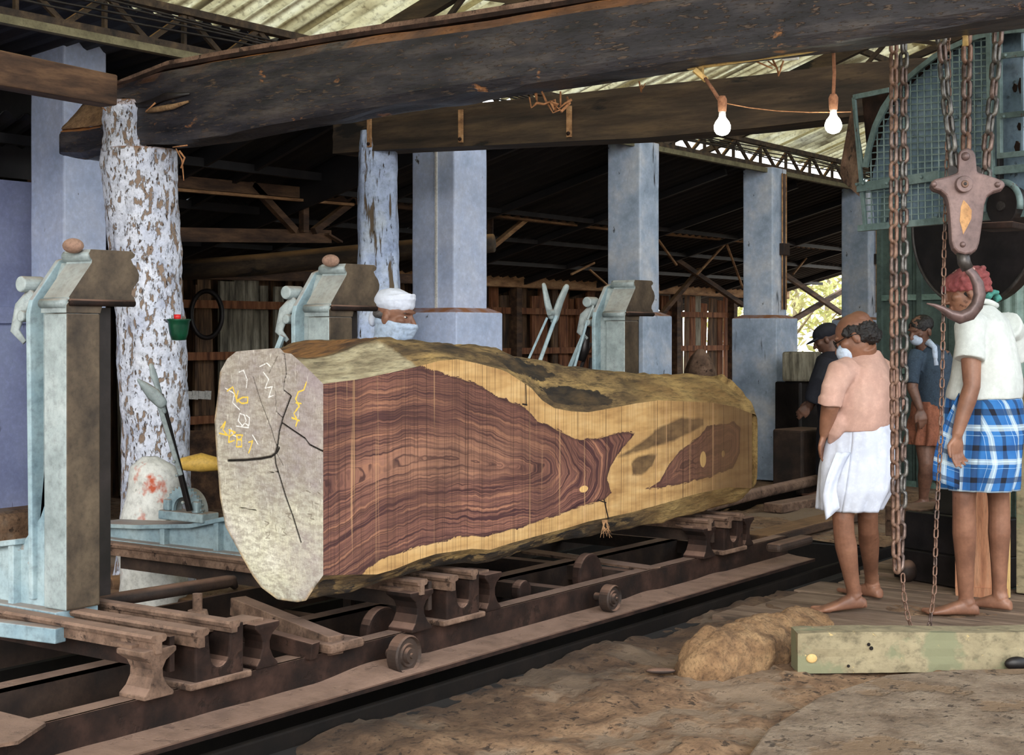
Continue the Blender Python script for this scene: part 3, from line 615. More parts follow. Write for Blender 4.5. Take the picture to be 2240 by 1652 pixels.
ENDO = [(707, 1259), (693, 1278), (670, 1314), (647, 1318), (607, 1312), (572, 1286), (552, 1259), (521, 1204), (493, 1152), (481, 1086), (474, 999), (469, 920), (477, 857), (481, 814), (497, 785), (517, 769), (560, 765), (612, 761), (622, 772), (637, 774), (651, 786), (680, 813), (707, 840)]
eo = [onX(a, b, X0) for a, b in ENDO]; EC = [(v.y, v.z) for v in eo]
EC[0] = (YF, EC[0][1]); EC[-1] = (YF, EC[-1][1])
# resample outline
def resample(poly, n):
    P_ = np.array(poly); d = np.r_[0, np.cumsum(np.hypot(*np.diff(P_, axis=0).T))]; t = np.linspace(0, d[-1], n)
    return np.c_[np.interp(t, d, P_[:, 0]), np.interp(t, d, P_[:, 1])]
NE = 150
E0 = resample(EC, NE); cw0 = E0[:, 0].max()-YF
zl0 = E0[:, 1].min(); zb0 = EC[0][1]; zt0 = EC[-1][1]; zs0 = E0[:, 1].max()
half = int(np.argmin(E0[:, 1]))
def section(x):
    zt = np.interp(x, tx, tz); zb = np.interp(x, bx, bz); zs = np.interp(x, sx_, sz); zl = min(np.interp(x, lx, lz), zb-.02)
    if x < sx_[0]+.0: zs = np.interp(x, [X0, sx_[4]], [zs0, sz[4]])
    u = (x-X0)/(XE-X0); k = min(1, (x-X0)/.25); zs = zs0*(1-k)+zs*k; zl = zl0*(1-k)+zl*k
    if zs < zt+.03: zs = zt+.03
    cw = cw0*(1+.12*math.sin(u*3)) * (1-.12*u)
    zz = np.interp(E0[:, 1], [zl0, zb0, zt0, zs0], [zl, zb, zt, zs])
    yy = YF+(E0[:, 0]-YF)/cw0*cw
    # ease the front corner of the upper surface into a rounded shoulder away from the hewn facet
    return yy, zz
def smooth(a, b, x): t = min(1, max(0, (x-a)/(b-a))); return t*t*(3-2*t)
xs_ = list(np.linspace(X0, XE, 210))
xf = onY(914, 800, YF).x; xhol0 = onX(640, 770, X0).x; rows = []; pale = []; dk = []; hol = []
def topx(v):       # pixel seen for a world point
    d = Vector(v)-Vector((0, 0, EYE)); Y = d.x*CU+d.y*SU; X = d.x*SU-d.y*CU; return 1120+F*X/Y, HZ-F*d.z/Y
fac_i = 0
arc = np.r_[0, np.cumsum(np.hypot(*np.diff(E0, axis=0).T))]; L_ = arc[-1]
facet_len = math.hypot(EC[-1][0]-EC[-3][0], EC[-1][1]-EC[-3][1])
holl = math.hypot(EC[-3][0]-EC[-7][0], EC[-3][1]-EC[-7][1])
for x in xs_:
    yy, zz = section(x); row = []
    for k in range(NE):
        s = L_-arc[k]; y = float(yy[k]); z = float(zz[k]); edge = min(1, arc[k]/.05, s/.05)
        u = (x-X0)/(xf-X0)
        fp = 1.0 if (x < xf and s < facet_len*(1.0 if u < .82 else (1-u)/.18) and k > NE//2) else 0.0
        # rounded shoulder past the facet
        if k > NE//2 and u > .5: z += smooth(.5, 1.2, u)*.02*math.sin(min(1, s/(facet_len*1.7))*math.pi)
        y += 0
        n_ = (.018*fb((x*1.6, y*5, z*5))+.010*fb((x*5, y*12, z*12))+.006*fb((x*14, y*30, z*30))) * edge*(1-.85*fp)*smooth(X0, X0+.02, x)
        cy = YF+.25; cz = .85; d = Vector((y-cy, z-cz)).normalized()
        h = 0.0
        if x < X0+.62 and facet_len < s < facet_len+holl*1.6 and k > NE//2:
            h = math.sin(math.pi*(s-facet_len)/(holl*1.6))*smooth(X0+.62, X0+.4, x); z -= .035*h
        row.append(Vector((x, y+d[0]*n_, z+d[1]*n_)))
        pale.append(fp); hol.append(h)
    rows.append(row)
# rounded far end
yc = YF+.24; zc = .78
for j, (dx, sc) in enumerate(((.02, .985), (.045, .93), (.06, .8), (.065, .5))):
    rows.append([Vector((XE+dx, YF+(p.y-YF)*sc+.0*(1-sc), zc+(p.z-zc)*sc)) for p in rows[209]]); pale += [0]*NE; hol += [0]*NE
# bring the crest to the measured outline
silx = np.array([a for a, _ in SIL]); sily = np.array([b for _, b in SIL])
for it in range(3):
    cors = []
    for r in rows[:210]:
        tp = min((topx(p) for p in r[::2]), key=lambda q: q[1]); ty = np.interp(tp[0], silx, sily); cors.append((tp[1]-ty)/F*7.0*.9 if tp[0] > 640 else 0)
    cors = np.convolve(np.pad(cors, 8, 'edge'), np.ones(17)/17, 'valid')
    for i in range(2, 210):
        x = rows[i][0].x; zt = float(np.interp(x, tx, tz))+.02; mz = max(p.z for p in rows[i]); k = cors[i]*smooth(X0, X0+.10, x)
        for p in rows[i]:
            if p.z > zt and p.y > YF+.02: p.z += k*min(1, (p.z-zt)/max(.02, mz-zt)*1.3)*min(1, (p.y-YF)/.08)
log = thing('hardwood_log', (X0, YF, .4), 'huge hardwood log with a fresh sawn purple brown face resting on the saw carriage', 'log')
mb = MB(); mb.loft(rows, False, True)
bk = None
# drop the closing strip between last and first outline point (that is the sawn face)
keep = [f for f in mb.f if not (f[0] % NE == NE-1)]; mb.f = keep; mb.mi = [0]*len(keep)
mb.f.append(tuple((213)*NE+j for j in range(NE))); mb.mi.append(0)
def barkmat():
    t = NT('mottled_log_bark'); v = t.mapping((.7, 2.2, 2.2))
    c = t.ramp(t.noise(v, 3.2, 9, .65), [(.30, SR(50, 38, 24)), (.42, SR(98, 78, 50)), (.54, SR(148, 122, 78)), (.66, SR(190, 158, 98)), (.8, SR(206, 180, 124))])
    c = t.mix(t.ramp(t.noise(t.mapping((.5, 3, 3)), 12, 6, .7), [(.50, 0.0), (.62, .75)]), c, SR(46, 36, 24))
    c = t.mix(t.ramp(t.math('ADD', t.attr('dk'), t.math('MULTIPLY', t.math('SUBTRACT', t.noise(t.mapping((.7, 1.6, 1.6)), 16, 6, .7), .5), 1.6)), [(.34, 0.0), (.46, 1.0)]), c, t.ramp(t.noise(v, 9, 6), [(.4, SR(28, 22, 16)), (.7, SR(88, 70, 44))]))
    c = t.mix(t.ramp(t.attr('tan'), [(.2, 0.0), (.8, .75)]), c, t.ramp(t.noise(v, 5, 6), [(.35, SR(150, 116, 66)), (.65, SR(204, 172, 108))]))
    pc = t.ramp(t.noise(t.mapping((1, 5, 2)), 7, 7), [(.3, SR(120, 108, 84)), (.5, SR(172, 160, 128)), (.7, SR(204, 194, 160))])
    c = t.mix(t.attr('pale'), c, pc)
    c = t.mix(t.ramp(t.attr('hol'), [(.1, 0.0), (.35, 1.0)]), c, t.ramp(t.noise(v, 7, 5), [(.35, SR(70, 44, 22)), (.6, SR(150, 104, 54))]))
    fg = t.noise(t.mapping((.5, 2.5, 2.5)), 26, 8, .75); c = t.mix(1.0, c, t.ramp(fg, [(.34, .42), (.5, .95), (.66, 1.15)]), 'MULTIPLY'); t.bump(t.math('ADD', t.noise(t.mapping((.6, 2.5, 2.5)), 11, 8, .7), t.math('MULTIPLY', fg, .5)), .9, .02)
    return t.done(c, .85)
bk = mb.build('bark_surface', barkmat(), log, smooth=True, fixn=False)
def fattr(o, name, vals):
    a = o.data.attributes.new(name, 'FLOAT', 'POINT'); a.data.foreach_set('value', np.asarray(vals, dtype=np.float32))
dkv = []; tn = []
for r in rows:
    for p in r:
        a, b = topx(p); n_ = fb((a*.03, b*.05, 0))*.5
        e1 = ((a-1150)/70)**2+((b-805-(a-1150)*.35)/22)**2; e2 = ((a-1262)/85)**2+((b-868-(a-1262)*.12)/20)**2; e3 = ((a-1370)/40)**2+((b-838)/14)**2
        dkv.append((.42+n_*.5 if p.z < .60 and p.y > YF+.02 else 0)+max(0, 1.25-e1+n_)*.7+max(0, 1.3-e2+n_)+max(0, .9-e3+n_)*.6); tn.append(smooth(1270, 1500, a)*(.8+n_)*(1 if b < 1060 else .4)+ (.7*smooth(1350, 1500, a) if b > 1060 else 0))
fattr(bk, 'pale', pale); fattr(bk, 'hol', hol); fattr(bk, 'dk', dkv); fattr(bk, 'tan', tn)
mb = MB(); rr_ = random.Random(5)
for k in range(9):
    a_ = onY(1322+rr_.uniform(-5, 6), 1138, YF+.01); mb.tube([a_, onY(1325+rr_.uniform(-8, 8), 1152, YF), onY(1327+rr_.uniform(-14, 12), 1172+rr_.uniform(-8, 6), YF-.01)], [.003, .0025, .001], 5)
sp_ = mb.build('splinters', m_tan, log); sp_['kind'] = 'stuff'
# ---- polygon helpers in numpy
def seg_d(px, py, pts, closed=False):
    P_ = np.array(pts, float); d = np.full(px.shape, 1e9); n = len(P_)
    for i in range(n if closed else n-1):
        a = P_[i]; b = P_[(i+1) % n]; ab = b-a; L = (ab**2).sum()+1e-12
        t = np.clip(((px-a[0])*ab[0]+(py-a[1])*ab[1])/L, 0, 1); d = np.minimum(d, np.hypot(px-a[0]-t*ab[0], py-a[1]-t*ab[1]))
    return d
def inside(px, py, pts):
    P_ = np.array(pts, float); r = np.zeros(px.shape, bool); n = len(P_)
    for i in range(n):
        a = P_[i]; b = P_[(i+1) % n]; c = ((a[1] > py) != (b[1] > py)); xx = (b[0]-a[0])*(py-a[1])/((b[1]-a[1]) if b[1] != a[1] else 1e-9)+a[0]; r ^= c & (px < xx)
    return r
def toXZ(pts, y): return [(lambda q: (q.x, q.z))(onY(a, b, y)) for a, b in pts]
NX, NZ = 560, 190
gx = np.linspace(X0, XE, NX); T = np.interp(gx, tx, tz); B = np.interp(gx, bx, bz)
rg = random.Random(3)
GX = np.repeat(gx[:, None], NZ, 1); GZ = B[:, None]+(T-B)[:, None]*np.linspace(0, 1, NZ)[None, :]
HUP = [(560, 700), (707, 800), (800, 800), (880, 798), (914, 803), (962, 812), (1013, 830), (1056, 846), (1095, 869), (1150, 893), (1178, 920), (1217, 940), (1249, 956), (1260, 959), (1304, 961), (1338, 949), (1375, 945), (1389, 949), (1375, 968), (1355, 988), (1335, 1022), (1328, 1049), (1336, 1073), (1338, 1080), (1321, 1094), (1287, 1103), (1219, 1127), (1166, 1145), (1119, 1160), (1064, 1172), (1001, 1176), (930, 1194), (875, 1208), (836, 1223), (804, 1245), (792, 1259), (740, 1310), (600, 1400)]
h1 = toXZ(HUP, YF); h2 = toXZ([(1411, 1070), (1443, 1053), (1460, 1022), (1481, 992), (1525, 958), (1545, 934), (1606, 922), (1620, 937), (1618, 992), (1603, 1025), (1542, 1047), (1457, 1066)], YF)
# gentle warp of the lookup so that borders are not too clean
wx = .004*(np.sin(GX*23+GZ*9)+np.sin(GX*51-GZ*31+1)*.6+np.sin(GX*97+GZ*44+2)*.3+np.sin(GX*171-GZ*90)*.2)
d1 = seg_d(GX, GZ, h1)*np.where(inside(GX+wx*.6, GZ+wx, h1+[h1[0]]), 1, -1)
d2 = seg_d(GX, GZ, h2, True)*np.where(inside(GX, GZ+wx, h2), 1, -1)
kn = toXZ([(1381, 1014), (1396, 998), (1437, 994), (1426, 1019), (1403, 1039), (1384, 1039)], YF); bd_ = toXZ([(1352, 1000), (1409, 964), (1440, 937), (1491, 914), (1538, 917), (1538, 931), (1474, 964), (1409, 984)], YF)
d3 = np.maximum(seg_d(GX, GZ, kn, True)*np.where(inside(GX, GZ, kn), 1, -1), seg_d(GX, GZ, bd_, True)*np.where(inside(GX, GZ, bd_), 1, -1))
def ellf(cx, cy, rx, ry):
    q = onY(cx, cy, YF); s = F/((q.x*CU+q.y*SU)); return 1-np.hypot((GX-q.x)*s/rx*.8, (GZ-q.z)*s/ry)
lite = np.maximum(np.maximum(ellf(1538, 1005, 12, 19), ellf(1582, 993, 6, 8)), ellf(1277, 1070, 15, 8))
heart = np.maximum(d1, d2)
# ring field: nested contours inside the heartwood, with a swirl round the two eyes
ring = d1.copy()
cen = [toXZ([(705, 1085), (800, 1050), (900, 1010), (985, 1000), (1040, 1010), (1120, 1020), (1190, 1015)], YF)]
cd = seg_d(GX, GZ, cen[0]); ring = d1*1.0-cd*1.1
q = onY(1277, 1070, YF); e = np.hypot((GX-q.x), (GZ-q.z)*1.6); ring = ring+.10*np.exp(-(e/.10)**2)
ring = np.where(d2 > d1, d2*1.3+.3, ring)
fm = MB(); fm.loft([[Vector((GX[i, j], YF, GZ[i, j])) for j in range(NZ)] for i in range(NX)], False, False)
def facemat():
    t = NT('sawn_hardwood_face'); s = t.sep(t.vec); X, Z = s[0], s[2]
    lw = t.noise(t.mapping((2.2, 2.2, 2.2)), 2.2, 3); rf = t.math('ADD', t.attr('ring'), t.math('MULTIPLY', t.math('SUBTRACT', lw, .5), .16))
    v = t.comb(t.math('MULTIPLY', rf, 17), t.math('MULTIPLY', X, .7), t.math('MULTIPLY', Z, .7))
    n1 = t.noise(v, 1.0, 5, .62); v2 = t.comb(t.math('MULTIPLY', rf, 80), t.math('MULTIPLY', X, 1.6), t.math('MULTIPLY', Z, 1.6)); n2 = t.noise(v2, 1, 4, .6)
    c = t.ramp(n1, [(.26, SR(44, 26, 30)), (.36, SR(92, 60, 58)), (.42, SR(70, 44, 46)), (.48, SR(142, 98, 82)), (.54, SR(104, 70, 64)), (.62, SR(172, 122, 96)), (.70, SR(134, 90, 74)), (.80, SR(192, 142, 106))])
    c = t.mix(t.ramp(t.math('SUBTRACT', t.attr('core'), t.math('MULTIPLY', t.noise(t.vec, 5, 4), .5)), [(.0, 0.0), (.6, .5)]), c, SR(196, 146, 116)); c = t.mix(t.ramp(n2, [(.36, .8), (.50, 0.0)]), c, SR(48, 26, 32)); c = t.mix(t.ramp(n2, [(.56, 0.0), (.72, .4)]), c, SR(184, 130, 96))
    c = t.mix(t.ramp(t.attr('heart'), [(.5, .8), (.56, 0.0)]), c, SR(48, 28, 32))          # dark line along the heartwood border
    low = t.noise(t.mapping((1.2, 1, 1.5)), 1.7, 2); c = t.mix(t.ramp(low, [(.42, .45), (.6, 0.0)]), c, SR(70, 46, 40))
    sap = t.ramp(t.noise(t.mapping((1, 1, 5)), 4, 6), [(.3, SR(160, 122, 76)), (.5, SR(194, 156, 102)), (.7, SR(208, 174, 122))])
    sap = t.mix(t.math('MULTIPLY', t.ramp(t.noise(t.mapping((1, 1, 4)), 2.1, 5), [(.5, 0.0), (.68, .6)]), t.ramp(X, [(0.0, 0.3), (1.0, 1.0)])), sap, SR(150, 112, 70))
    hm = t.ramp(t.math('ADD', t.attr('heart'), t.math('MULTIPLY', t.math('SUBTRACT', t.noise(t.mapping((1, 1, 2)), 14, 5), .5), .07)), [(.495, 0.0), (.508, 1.0)])
    c = t.mix(hm, sap, c)
    c = t.mix(t.ramp(t.math('ADD', t.attr('knot'), t.math('MULTIPLY', t.math('SUBTRACT', t.noise(t.mapping((1, 1, 3)), 12, 5), .5), .09)), [(.47, 0.0), (.52, .95)]), c, t.ramp(t.noise(t.mapping((1, 1, 3)), 9, 5), [(.3, SR(66, 50, 36)), (.6, SR(116, 92, 62))]))
    c = t.mix(t.ramp(t.attr('lite'), [(.04, 0.0), (.12, 1.0)]), c, SR(220, 180, 116))
    # greyer, dirtier towards the rough far end (soot and weather on the wood itself)
    c = t.mix(t.ramp(t.math('ADD', t.math('MULTIPLY', X, .3), t.math('MULTIPLY', low, .25)), [(.80, 0.0), (1.04, .8)]), c, SR(100, 76, 54))
    # saw marks: thin upright lines
    s1 = t.noise(t.comb(t.math('MULTIPLY', X, 260), .3, t.math('MULTIPLY', Z, 1.1)), 1, 3, .7)
    dkl = t.ramp(s1, [(.36, .7), (.46, 0.0)]); c = t.mix(dkl, c, SR(52, 32, 26))
    s2_ = t.noise(t.comb(t.math('MULTIPLY', X, 34), 5.3, t.math('MULTIPLY', Z, .5)), 1, 3, .7); ltl = t.ramp(s2_, [(.63, 0.0), (.69, .5)]); c = t.mix(ltl, c, SR(206, 164, 120))
    s3 = t.noise(t.comb(t.math('MULTIPLY', X, 60), 9.3, t.math('MULTIPLY', Z, .8)), 1, 3, .7); c = t.mix(t.ramp(s3, [(.22, .85), (.28, 0.0)]), c, SR(34, 20, 16))
    t.bump(s1, .25, .004)
    return t.done(c, .62, 0, .3)
face = fm.build('sawn_face', facemat(), log, fixn=False)
for p in face.data.polygons: pass
fattr(face, 'heart', (heart*4+.5).ravel()); fattr(face, 'ring', ring.ravel()); q = onY(980, 1000, YF); fattr(face, 'core', np.clip(1.1-np.hypot((GX-q.x)/.8, (GZ-q.z)/.16), 0, 1).ravel()); fattr(face, 'knot', (d3*4+.5).ravel()); fattr(face, 'lite', lite.ravel())
# deep saw cracks standing open at the lower right of the sawn face
for a, b, w in (((1321, 1092), (1331, 1136), .006), ((1326, 1100), (1308, 1094), .004), ((1150, 840), (1151, 884), .003), ((1143, 884), (1153, 886), .006)):
    MB().bar(onY(a[0], a[1], YF-.001), onY(b[0], b[1], YF-.001), .003, w).build('crack', m_dark, log)
# ---- end face with cracks, chalk and yellow crayon
EP = E0; cy_, cz_ = onX(585, 1000, X0).y, onX(585, 1000, X0).z
NR = 280; NCc = 150; rowsE = []
def span(z):
    ys = []
    for k in range(len(EC)):
        a, b = EC[k], EC[(k+1) % len(EC)]
        if (a[1] > z) != (b[1] > z): ys.append(a[0]+(b[0]-a[0])*(z-a[1])/(b[1]-a[1]))
    return (min(ys), max(ys)) if len(ys) > 1 else None
zlo = min(z for _, z in EC)+.0015; zhi = max(z for _, z in EC)-.0015
for i in range(NR+1):
    z = zlo+(zhi-zlo)*i/NR; y0_, y1_ = span(z); rowsE.append([(y0_+(y1_-y0_)*k/NCc, z) for k in range(NCc+1)])
RE = np.array(rowsE); EY, EZ = RE[..., 0], RE[..., 1]
def toYZ(pts): return [(lambda q: (q.y, q.z))(onX(a, b, X0)) for a, b in pts]
z6 = lambda pts: [(450+x/2.541, 700+y/2.541) for x, y in pts]
CR = [(z6([(435, 190), (440, 230), (445, 300), (432, 350), (430, 390), (455, 410), (470, 420)]), 1.0), (z6([(470, 425), (445, 490), (425, 545), (405, 620), (395, 700), (380, 745), (385, 800), (410, 880), (440, 980), (480, 1090), (525, 1235)]), 1.7),
      (z6([(385, 400), (390, 510), (425, 545)]), .8), (z6([(120, 783), (210, 780), (300, 772), (360, 760), (392, 735), (404, 712)]), 1.9), (z6([(425, 575), (490, 620), (550, 660), (575, 695), (645, 730), (700, 728)]), 1.3),
      (z6([(262, 320), (310, 470), (360, 600), (390, 700)]), .9), (z6([(395, 745), (430, 810)]), .6), (z6([(345, 850), (395, 845)]), .6), (z6([(190, 1045), (280, 1060)]), .6), (z6([(350, 300), (400, 200)]), .5)]
crk = np.full(EY.shape, 9.0)
for pts, w in CR: crk = np.minimum(crk, seg_d(EY, EZ, toYZ(pts))/(w*.0028))
YL = [z6([(120, 395), (150, 372), (165, 420), (175, 455)]), z6([(180, 395), (170, 440), (200, 465), (232, 460), (235, 430), (205, 430), (180, 445)]), z6([(85, 600), (110, 565), (95, 610), (120, 640), (75, 630)]), z6([(110, 570), (100, 600)]), z6([(128, 610), (165, 625), (130, 650), (128, 680), (160, 670)]), z6([(135, 612), (128, 650)]),
      z6([(170, 640), (205, 640), (195, 665), (175, 665), (170, 640)]), z6([(175, 665), (170, 705), (200, 705), (200, 670)]), z6([(240, 680), (260, 672), (250, 710), (238, 740)]), z6([(560, 345), (545, 390), (515, 400), (500, 440), (520, 480), (490, 520), (510, 560), (500, 590)]), z6([(500, 460), (530, 465)]), z6([(480, 545), (520, 560)])]
yel = np.full(EY.shape, 9.0)
for pts in YL: yel = np.minimum(yel, seg_d(EY, EZ, toYZ(pts))/.0035)
WL = [z6([(185, 290), (210, 280), (230, 330), (225, 380)]), z6([(110, 380), (160, 410), (150, 460), (190, 500)]), z6([(190, 520), (215, 530), (225, 560), (205, 590), (180, 560), (190, 520)]), z6([(225, 530), (245, 545), (240, 590), (220, 575)]), z6([(140, 600), (150, 640), (175, 650)]), z6([(170, 590), (240, 600)]), z6([(320, 290), (350, 330), (330, 380), (370, 370), (350, 430), (375, 420)]), z6([(260, 640), (290, 690)]), z6([(300, 260), (340, 240), (360, 260)])]
wht = np.full(EY.shape, 9.0)
for pts in WL: wht = np.minimum(wht, seg_d(EY, EZ, toYZ(pts))/.003)
NM = [z6([(325, 1120), (350, 1130), (330, 1150)]), z6([(330, 1185), (355, 1180), (350, 1200), (330, 1215), (355, 1215)]), z6([(420, 1165), (440, 1160), (430, 1180), (450, 1195), (425, 1200)]), z6([(445, 1080), (470, 1075), (455, 1095), (475, 1110)]), z6([(385, 1140), (390, 1175)]), z6([(590, 1010), (595, 1050)]), z6([(620, 960), (635, 970)]), z6([(565, 1080), (590, 1085), (580, 1105), (600, 1110)]), z6([(555, 950), (580, 960)]), z6([(605, 1020), (625, 1025)])]
nm = np.full(EY.shape, 9.0)
for pts in NM: nm = np.minimum(nm, seg_d(EY, EZ, toYZ(pts))/.0028)
dep = .012*np.clip(1-crk*.8, 0, 1)+.003*np.clip(1-nm, 0, 1)
em = MB(); em.loft([[Vector((X0+dep[i, j], EY[i, j], EZ[i, j])) for j in range(EY.shape[1])] for i in range(NR+1)], False, False)
def endmat():
    t = NT('weathered_log_end'); v = t.mapping((1, 1, 1))
    c = t.ramp(t.noise(v, 3.2, 8, .6), [(.32, SR(146, 138, 134)), (.45, SR(182, 178, 162)), (.55, SR(204, 200, 176)), (.68, SR(222, 218, 200))]); c = t.mix(t.ramp(t.math('ADD', t.sep(t.vec)[2], t.math('MULTIPLY', t.noise(t.vec, 5, 5), .3)), [(.35, 0.0), (.75, .55)]), c, SR(146, 132, 134)); c = t.mix(1.0, c, t.ramp(t.noise(t.mapping((1, 3, 1), rot=(.7, 0, 0)), 50, 6, .7), [(.33, .7), (.5, .98), (.67, 1.1)]), 'MULTIPLY')
    c = t.mix(t.ramp(t.noise(t.mapping((1, 1.6, 4), rot=(.6, 0, 0)), 14, 8, .7), [(.42, .55), (.56, 0.0)]), c, SR(122, 110, 96))
    c = t.mix(t.ramp(t.noise(t.mapping((1, 5, 1.2), rot=(-.5, 0, 0)), 16, 6, .7), [(.58, 0.0), (.7, .6)]), c, SR(238, 234, 220))
    c = t.mix(t.ramp(t.noise(t.mapping((1, 1, 1), loc=(0, 3, 2)), 2.2, 3), [(.52, 0.0), (.68, .5)]), c, SR(148, 130, 142))
    w = t.math('MULTIPLY', t.math('SUBTRACT', t.noise(t.vec, 70, 4, .7), .5), 1.9)
    c = t.mix(t.ramp(t.math('ADD', t.attr('chalk'), w), [(.5, .75), (.95, 0.0)]), c, SR(240, 240, 238))
    c = t.mix(t.ramp(t.math('ADD', t.attr('yellow'), w), [(.6, .95), (1.0, 0.0)]), c, SR(226, 190, 66))
    c = t.mix(t.ramp(t.attr('num'), [(.4, .7), (1.0, 0.0)]), c, SR(110, 100, 86))
    c = t.mix(t.ramp(t.attr('crack'), [(.55, 1.0), (1.15, 0.0)]), c, SR(30, 24, 18))
    c = t.mix(t.ramp(t.attr('rim'), [(.0, .85), (.35, 0.0)]), c, t.ramp(t.noise(t.vec, 20, 4), [(.4, SR(60, 48, 30)), (.6, SR(170, 140, 96))]))
    t.bump(t.noise(t.mapping((1, 2, 3), rot=(.6, 0, 0)), 18, 8, .7), .45, .01); return t.done(c, .75)
ef = em.build('end_face', endmat(), log, smooth=False, fixn=False)
fattr(ef, 'crack', crk.ravel()); fattr(ef, 'yellow', yel.ravel()); fattr(ef, 'chalk', wht.ravel()); fattr(ef, 'num', nm.ravel())
rim = seg_d(EY, EZ, [(a, b) for a, b in EC][1:14])/.035; rim = np.minimum(rim, 9); fattr(ef, 'rim', rim.ravel())
EDGE_ = MB()

# ================================================================ CARRIAGE
car = thing('log_carriage', (5, 3.65, .08), 'rusty steel log carriage with wheels running under the huge log', 'carriage')
XL, XR = 1.3, onY(1722, 1200, 3.65).x
ZP = .085
mb = MB(); mb.box(XL, XR, 3.645, 3.66, ZP, .2); mb.build('side_beam', m_rust, car)
MB().box(XL, XR, 3.65, 3.73, .188, .2).build('beam_top_flange', m_dusty, car)
# wide lower plate with sawdust along it
MB().box(XL, XR+.02, 3.49, 3.73, .07, ZP).build('running_plate', m_rust, car)
rows = []
for i in range(160):
    x = XL+(XR-XL)*i/159; h = .008+.012*max(0, fb((x*3, 1, 0)))+.03*max(0, fb((x*1.3, 6, 0))-.15); w = .12+.03*fb((x*2, 2, 0))
    rows.append([Vector((x, 3.505, ZP)), Vector((x, 3.53, ZP+h*.5)), Vector((x, 3.60-.02*fb((x*5, 3, 3)), ZP+h)), Vector((x, 3.644, ZP+h*1.2+.006))])
mb = MB(); mb.sheet(rows); o = mb.build('sawdust_layer', m_dusty, car, smooth=True, fixn=False); o['kind'] = 'stuff'
MB().box(XL, XR, 4.10, 4.115, .08, .2).build('side_beam', m_rustd, car); MB().box(XL, XR, 4.10, 4.19, .19, .2).build('beam_top_flange', m_dusty, car)
MB().box(XL, XR, 4.9, 4.92, .06, .18).build('side_beam', m_rustd, car)
MB().bar(onZ(1690, 1200, .21), onZ(1764, 1180, .21), .09, .05).build('end_buffer', m_rustd, car, bevel=.02)
# cross members and the deck plate at the left
for x in (1.75, 2.3, 3.95, 4.02, 5.6, 6.2, 7.3): MB().box(x, x+.07, 3.66, 5.0, .12, .19).build('cross_member', m_rustd, car)
p = [onZ(a, b, .205) for a, b in ((-60, 1555), (0, 1560), (100, 1585), (40, 1625), (-120, 1650))]
MB().prism([(q.x, q.y) for q in p], lambda u, v, d: (u, v, d), .2, .21).build('deck_plate', m_dusty, car)
# channel pieces lying across near the log end
MB().bar(onZ(520, 1325, .27), onZ(735, 1412, .22), .07, .07).build('cross_channel', m_dusty, car, bevel=.004)
MB().bar(onZ(505, 1375, .27), onZ(690, 1425, .22), .05, .06).build('cross_channel', m_rust, car, bevel=.004)
MB().box(onZ(700, 1430, .2).x, onZ(760, 1408, .2).x, 3.6, 3.72, .2, .235).build('wedge_lump', m_dusty, car, bevel=.012)
MB().bar(onZ(1155, 1206, .2), onZ(1430, 1245, .2), .10, .012).build('cross_plate', m_dusty, car); MB().bar(onZ(1240, 1232, .14), onZ(1430, 1262, .14), .02, .10).build('channel_web', m_tealw, car)
def wheel(px, py, r, y, nm):
    c = onY(px, py, y); w = MB()
    for (d, rr) in ((.0, 1.0), (.012, 1.0), (.0121, .86), (.022, .82), (.0221, .42), (.034, .38), (.0341, .16), (.046, .14)): pass
    prof = [(.03, .0), (.03, r*1.0), (-.012, r), (-.018, r*.92), (-.008, r*.84), (-.008, r*.6), (-.016, r*.55), (-.012, r*.40), (-.026, r*.36), (-.026, r*.14), (-.034, r*.12), (-.034, 0.002)]
    rings = [[c+Vector((rr_*math.cos(k*math.tau/32), d, rr_*math.sin(k*math.tau/32))) for k in range(32)] for d, rr_ in prof]
    w.loft(rings); return w.build(nm, m_rustd, car, smooth=False)
wheel(888, 1433, .074, 3.54, 'roller'); wheel(1338, 1309, .060, 3.54, 'roller')
for px, py in ((888, 1435), (1338, 1309)):
    q = onY(px, py, 3.56); MB().cyl(q, q+Vector((0, .09, 0)), .018).build('roller_pin', m_rustd, car)
for px, py in ((842, 1385), (1294, 1258), (1150, 1295)):
    q = onY(px, py, 3.80); MB().cyl(q+Vector((0, 0, 0)), q+Vector((0, .05, 0)), .10 if px != 1150 else .05, n=28).build('flanged_wheel', m_rust, car, bevel=.01)
for x in (2.6, 4.4, 5.0, 6.4, 6.9): MB().cyl((x, 3.8, .04), (x, 4.85, .04), .03).build('axle', m_rustd, car, smooth=True)
MB().box(4.85, 5.5, 4.45, 4.85, -.13, -.09).build('footboard', m_brown, car)
for x in (4.87, 5.45): MB().box(x, x+.03, 4.85, 4.9, -.1, .1).build('footboard_hanger', m_rustd, car)
# drive shaft on the left, behind the first post
a = onY(205, 1319, 4.42); b = onY(495, 1273, 4.42)
sh = MB().tube([a, b, b+Vector((.03, 0, 0)), b+Vector((.05, 0, -.03))], [.026, .026, .024, .012], 16).build('drive_shaft', m_rustd, car, smooth=True)
MB().cyl(a-Vector((1.2, 0, 0)), a, .02).build('drive_shaft', m_rustd, car, smooth=True)
q = onZ(432, 1335, .33); MB().cyl(q-Vector((0, 0, .06)), q, .05, .035).build('hub_nut', m_dusty, car); MB().cyl(q, q+Vector((0, 0, .06)), .018).build('stud', m_dusty, car)
MB().bar(onZ(-60, 1366, .35), onZ(133, 1390, .35), .05, .05).build('blue_channel', m_tealw, car, bevel=.004)
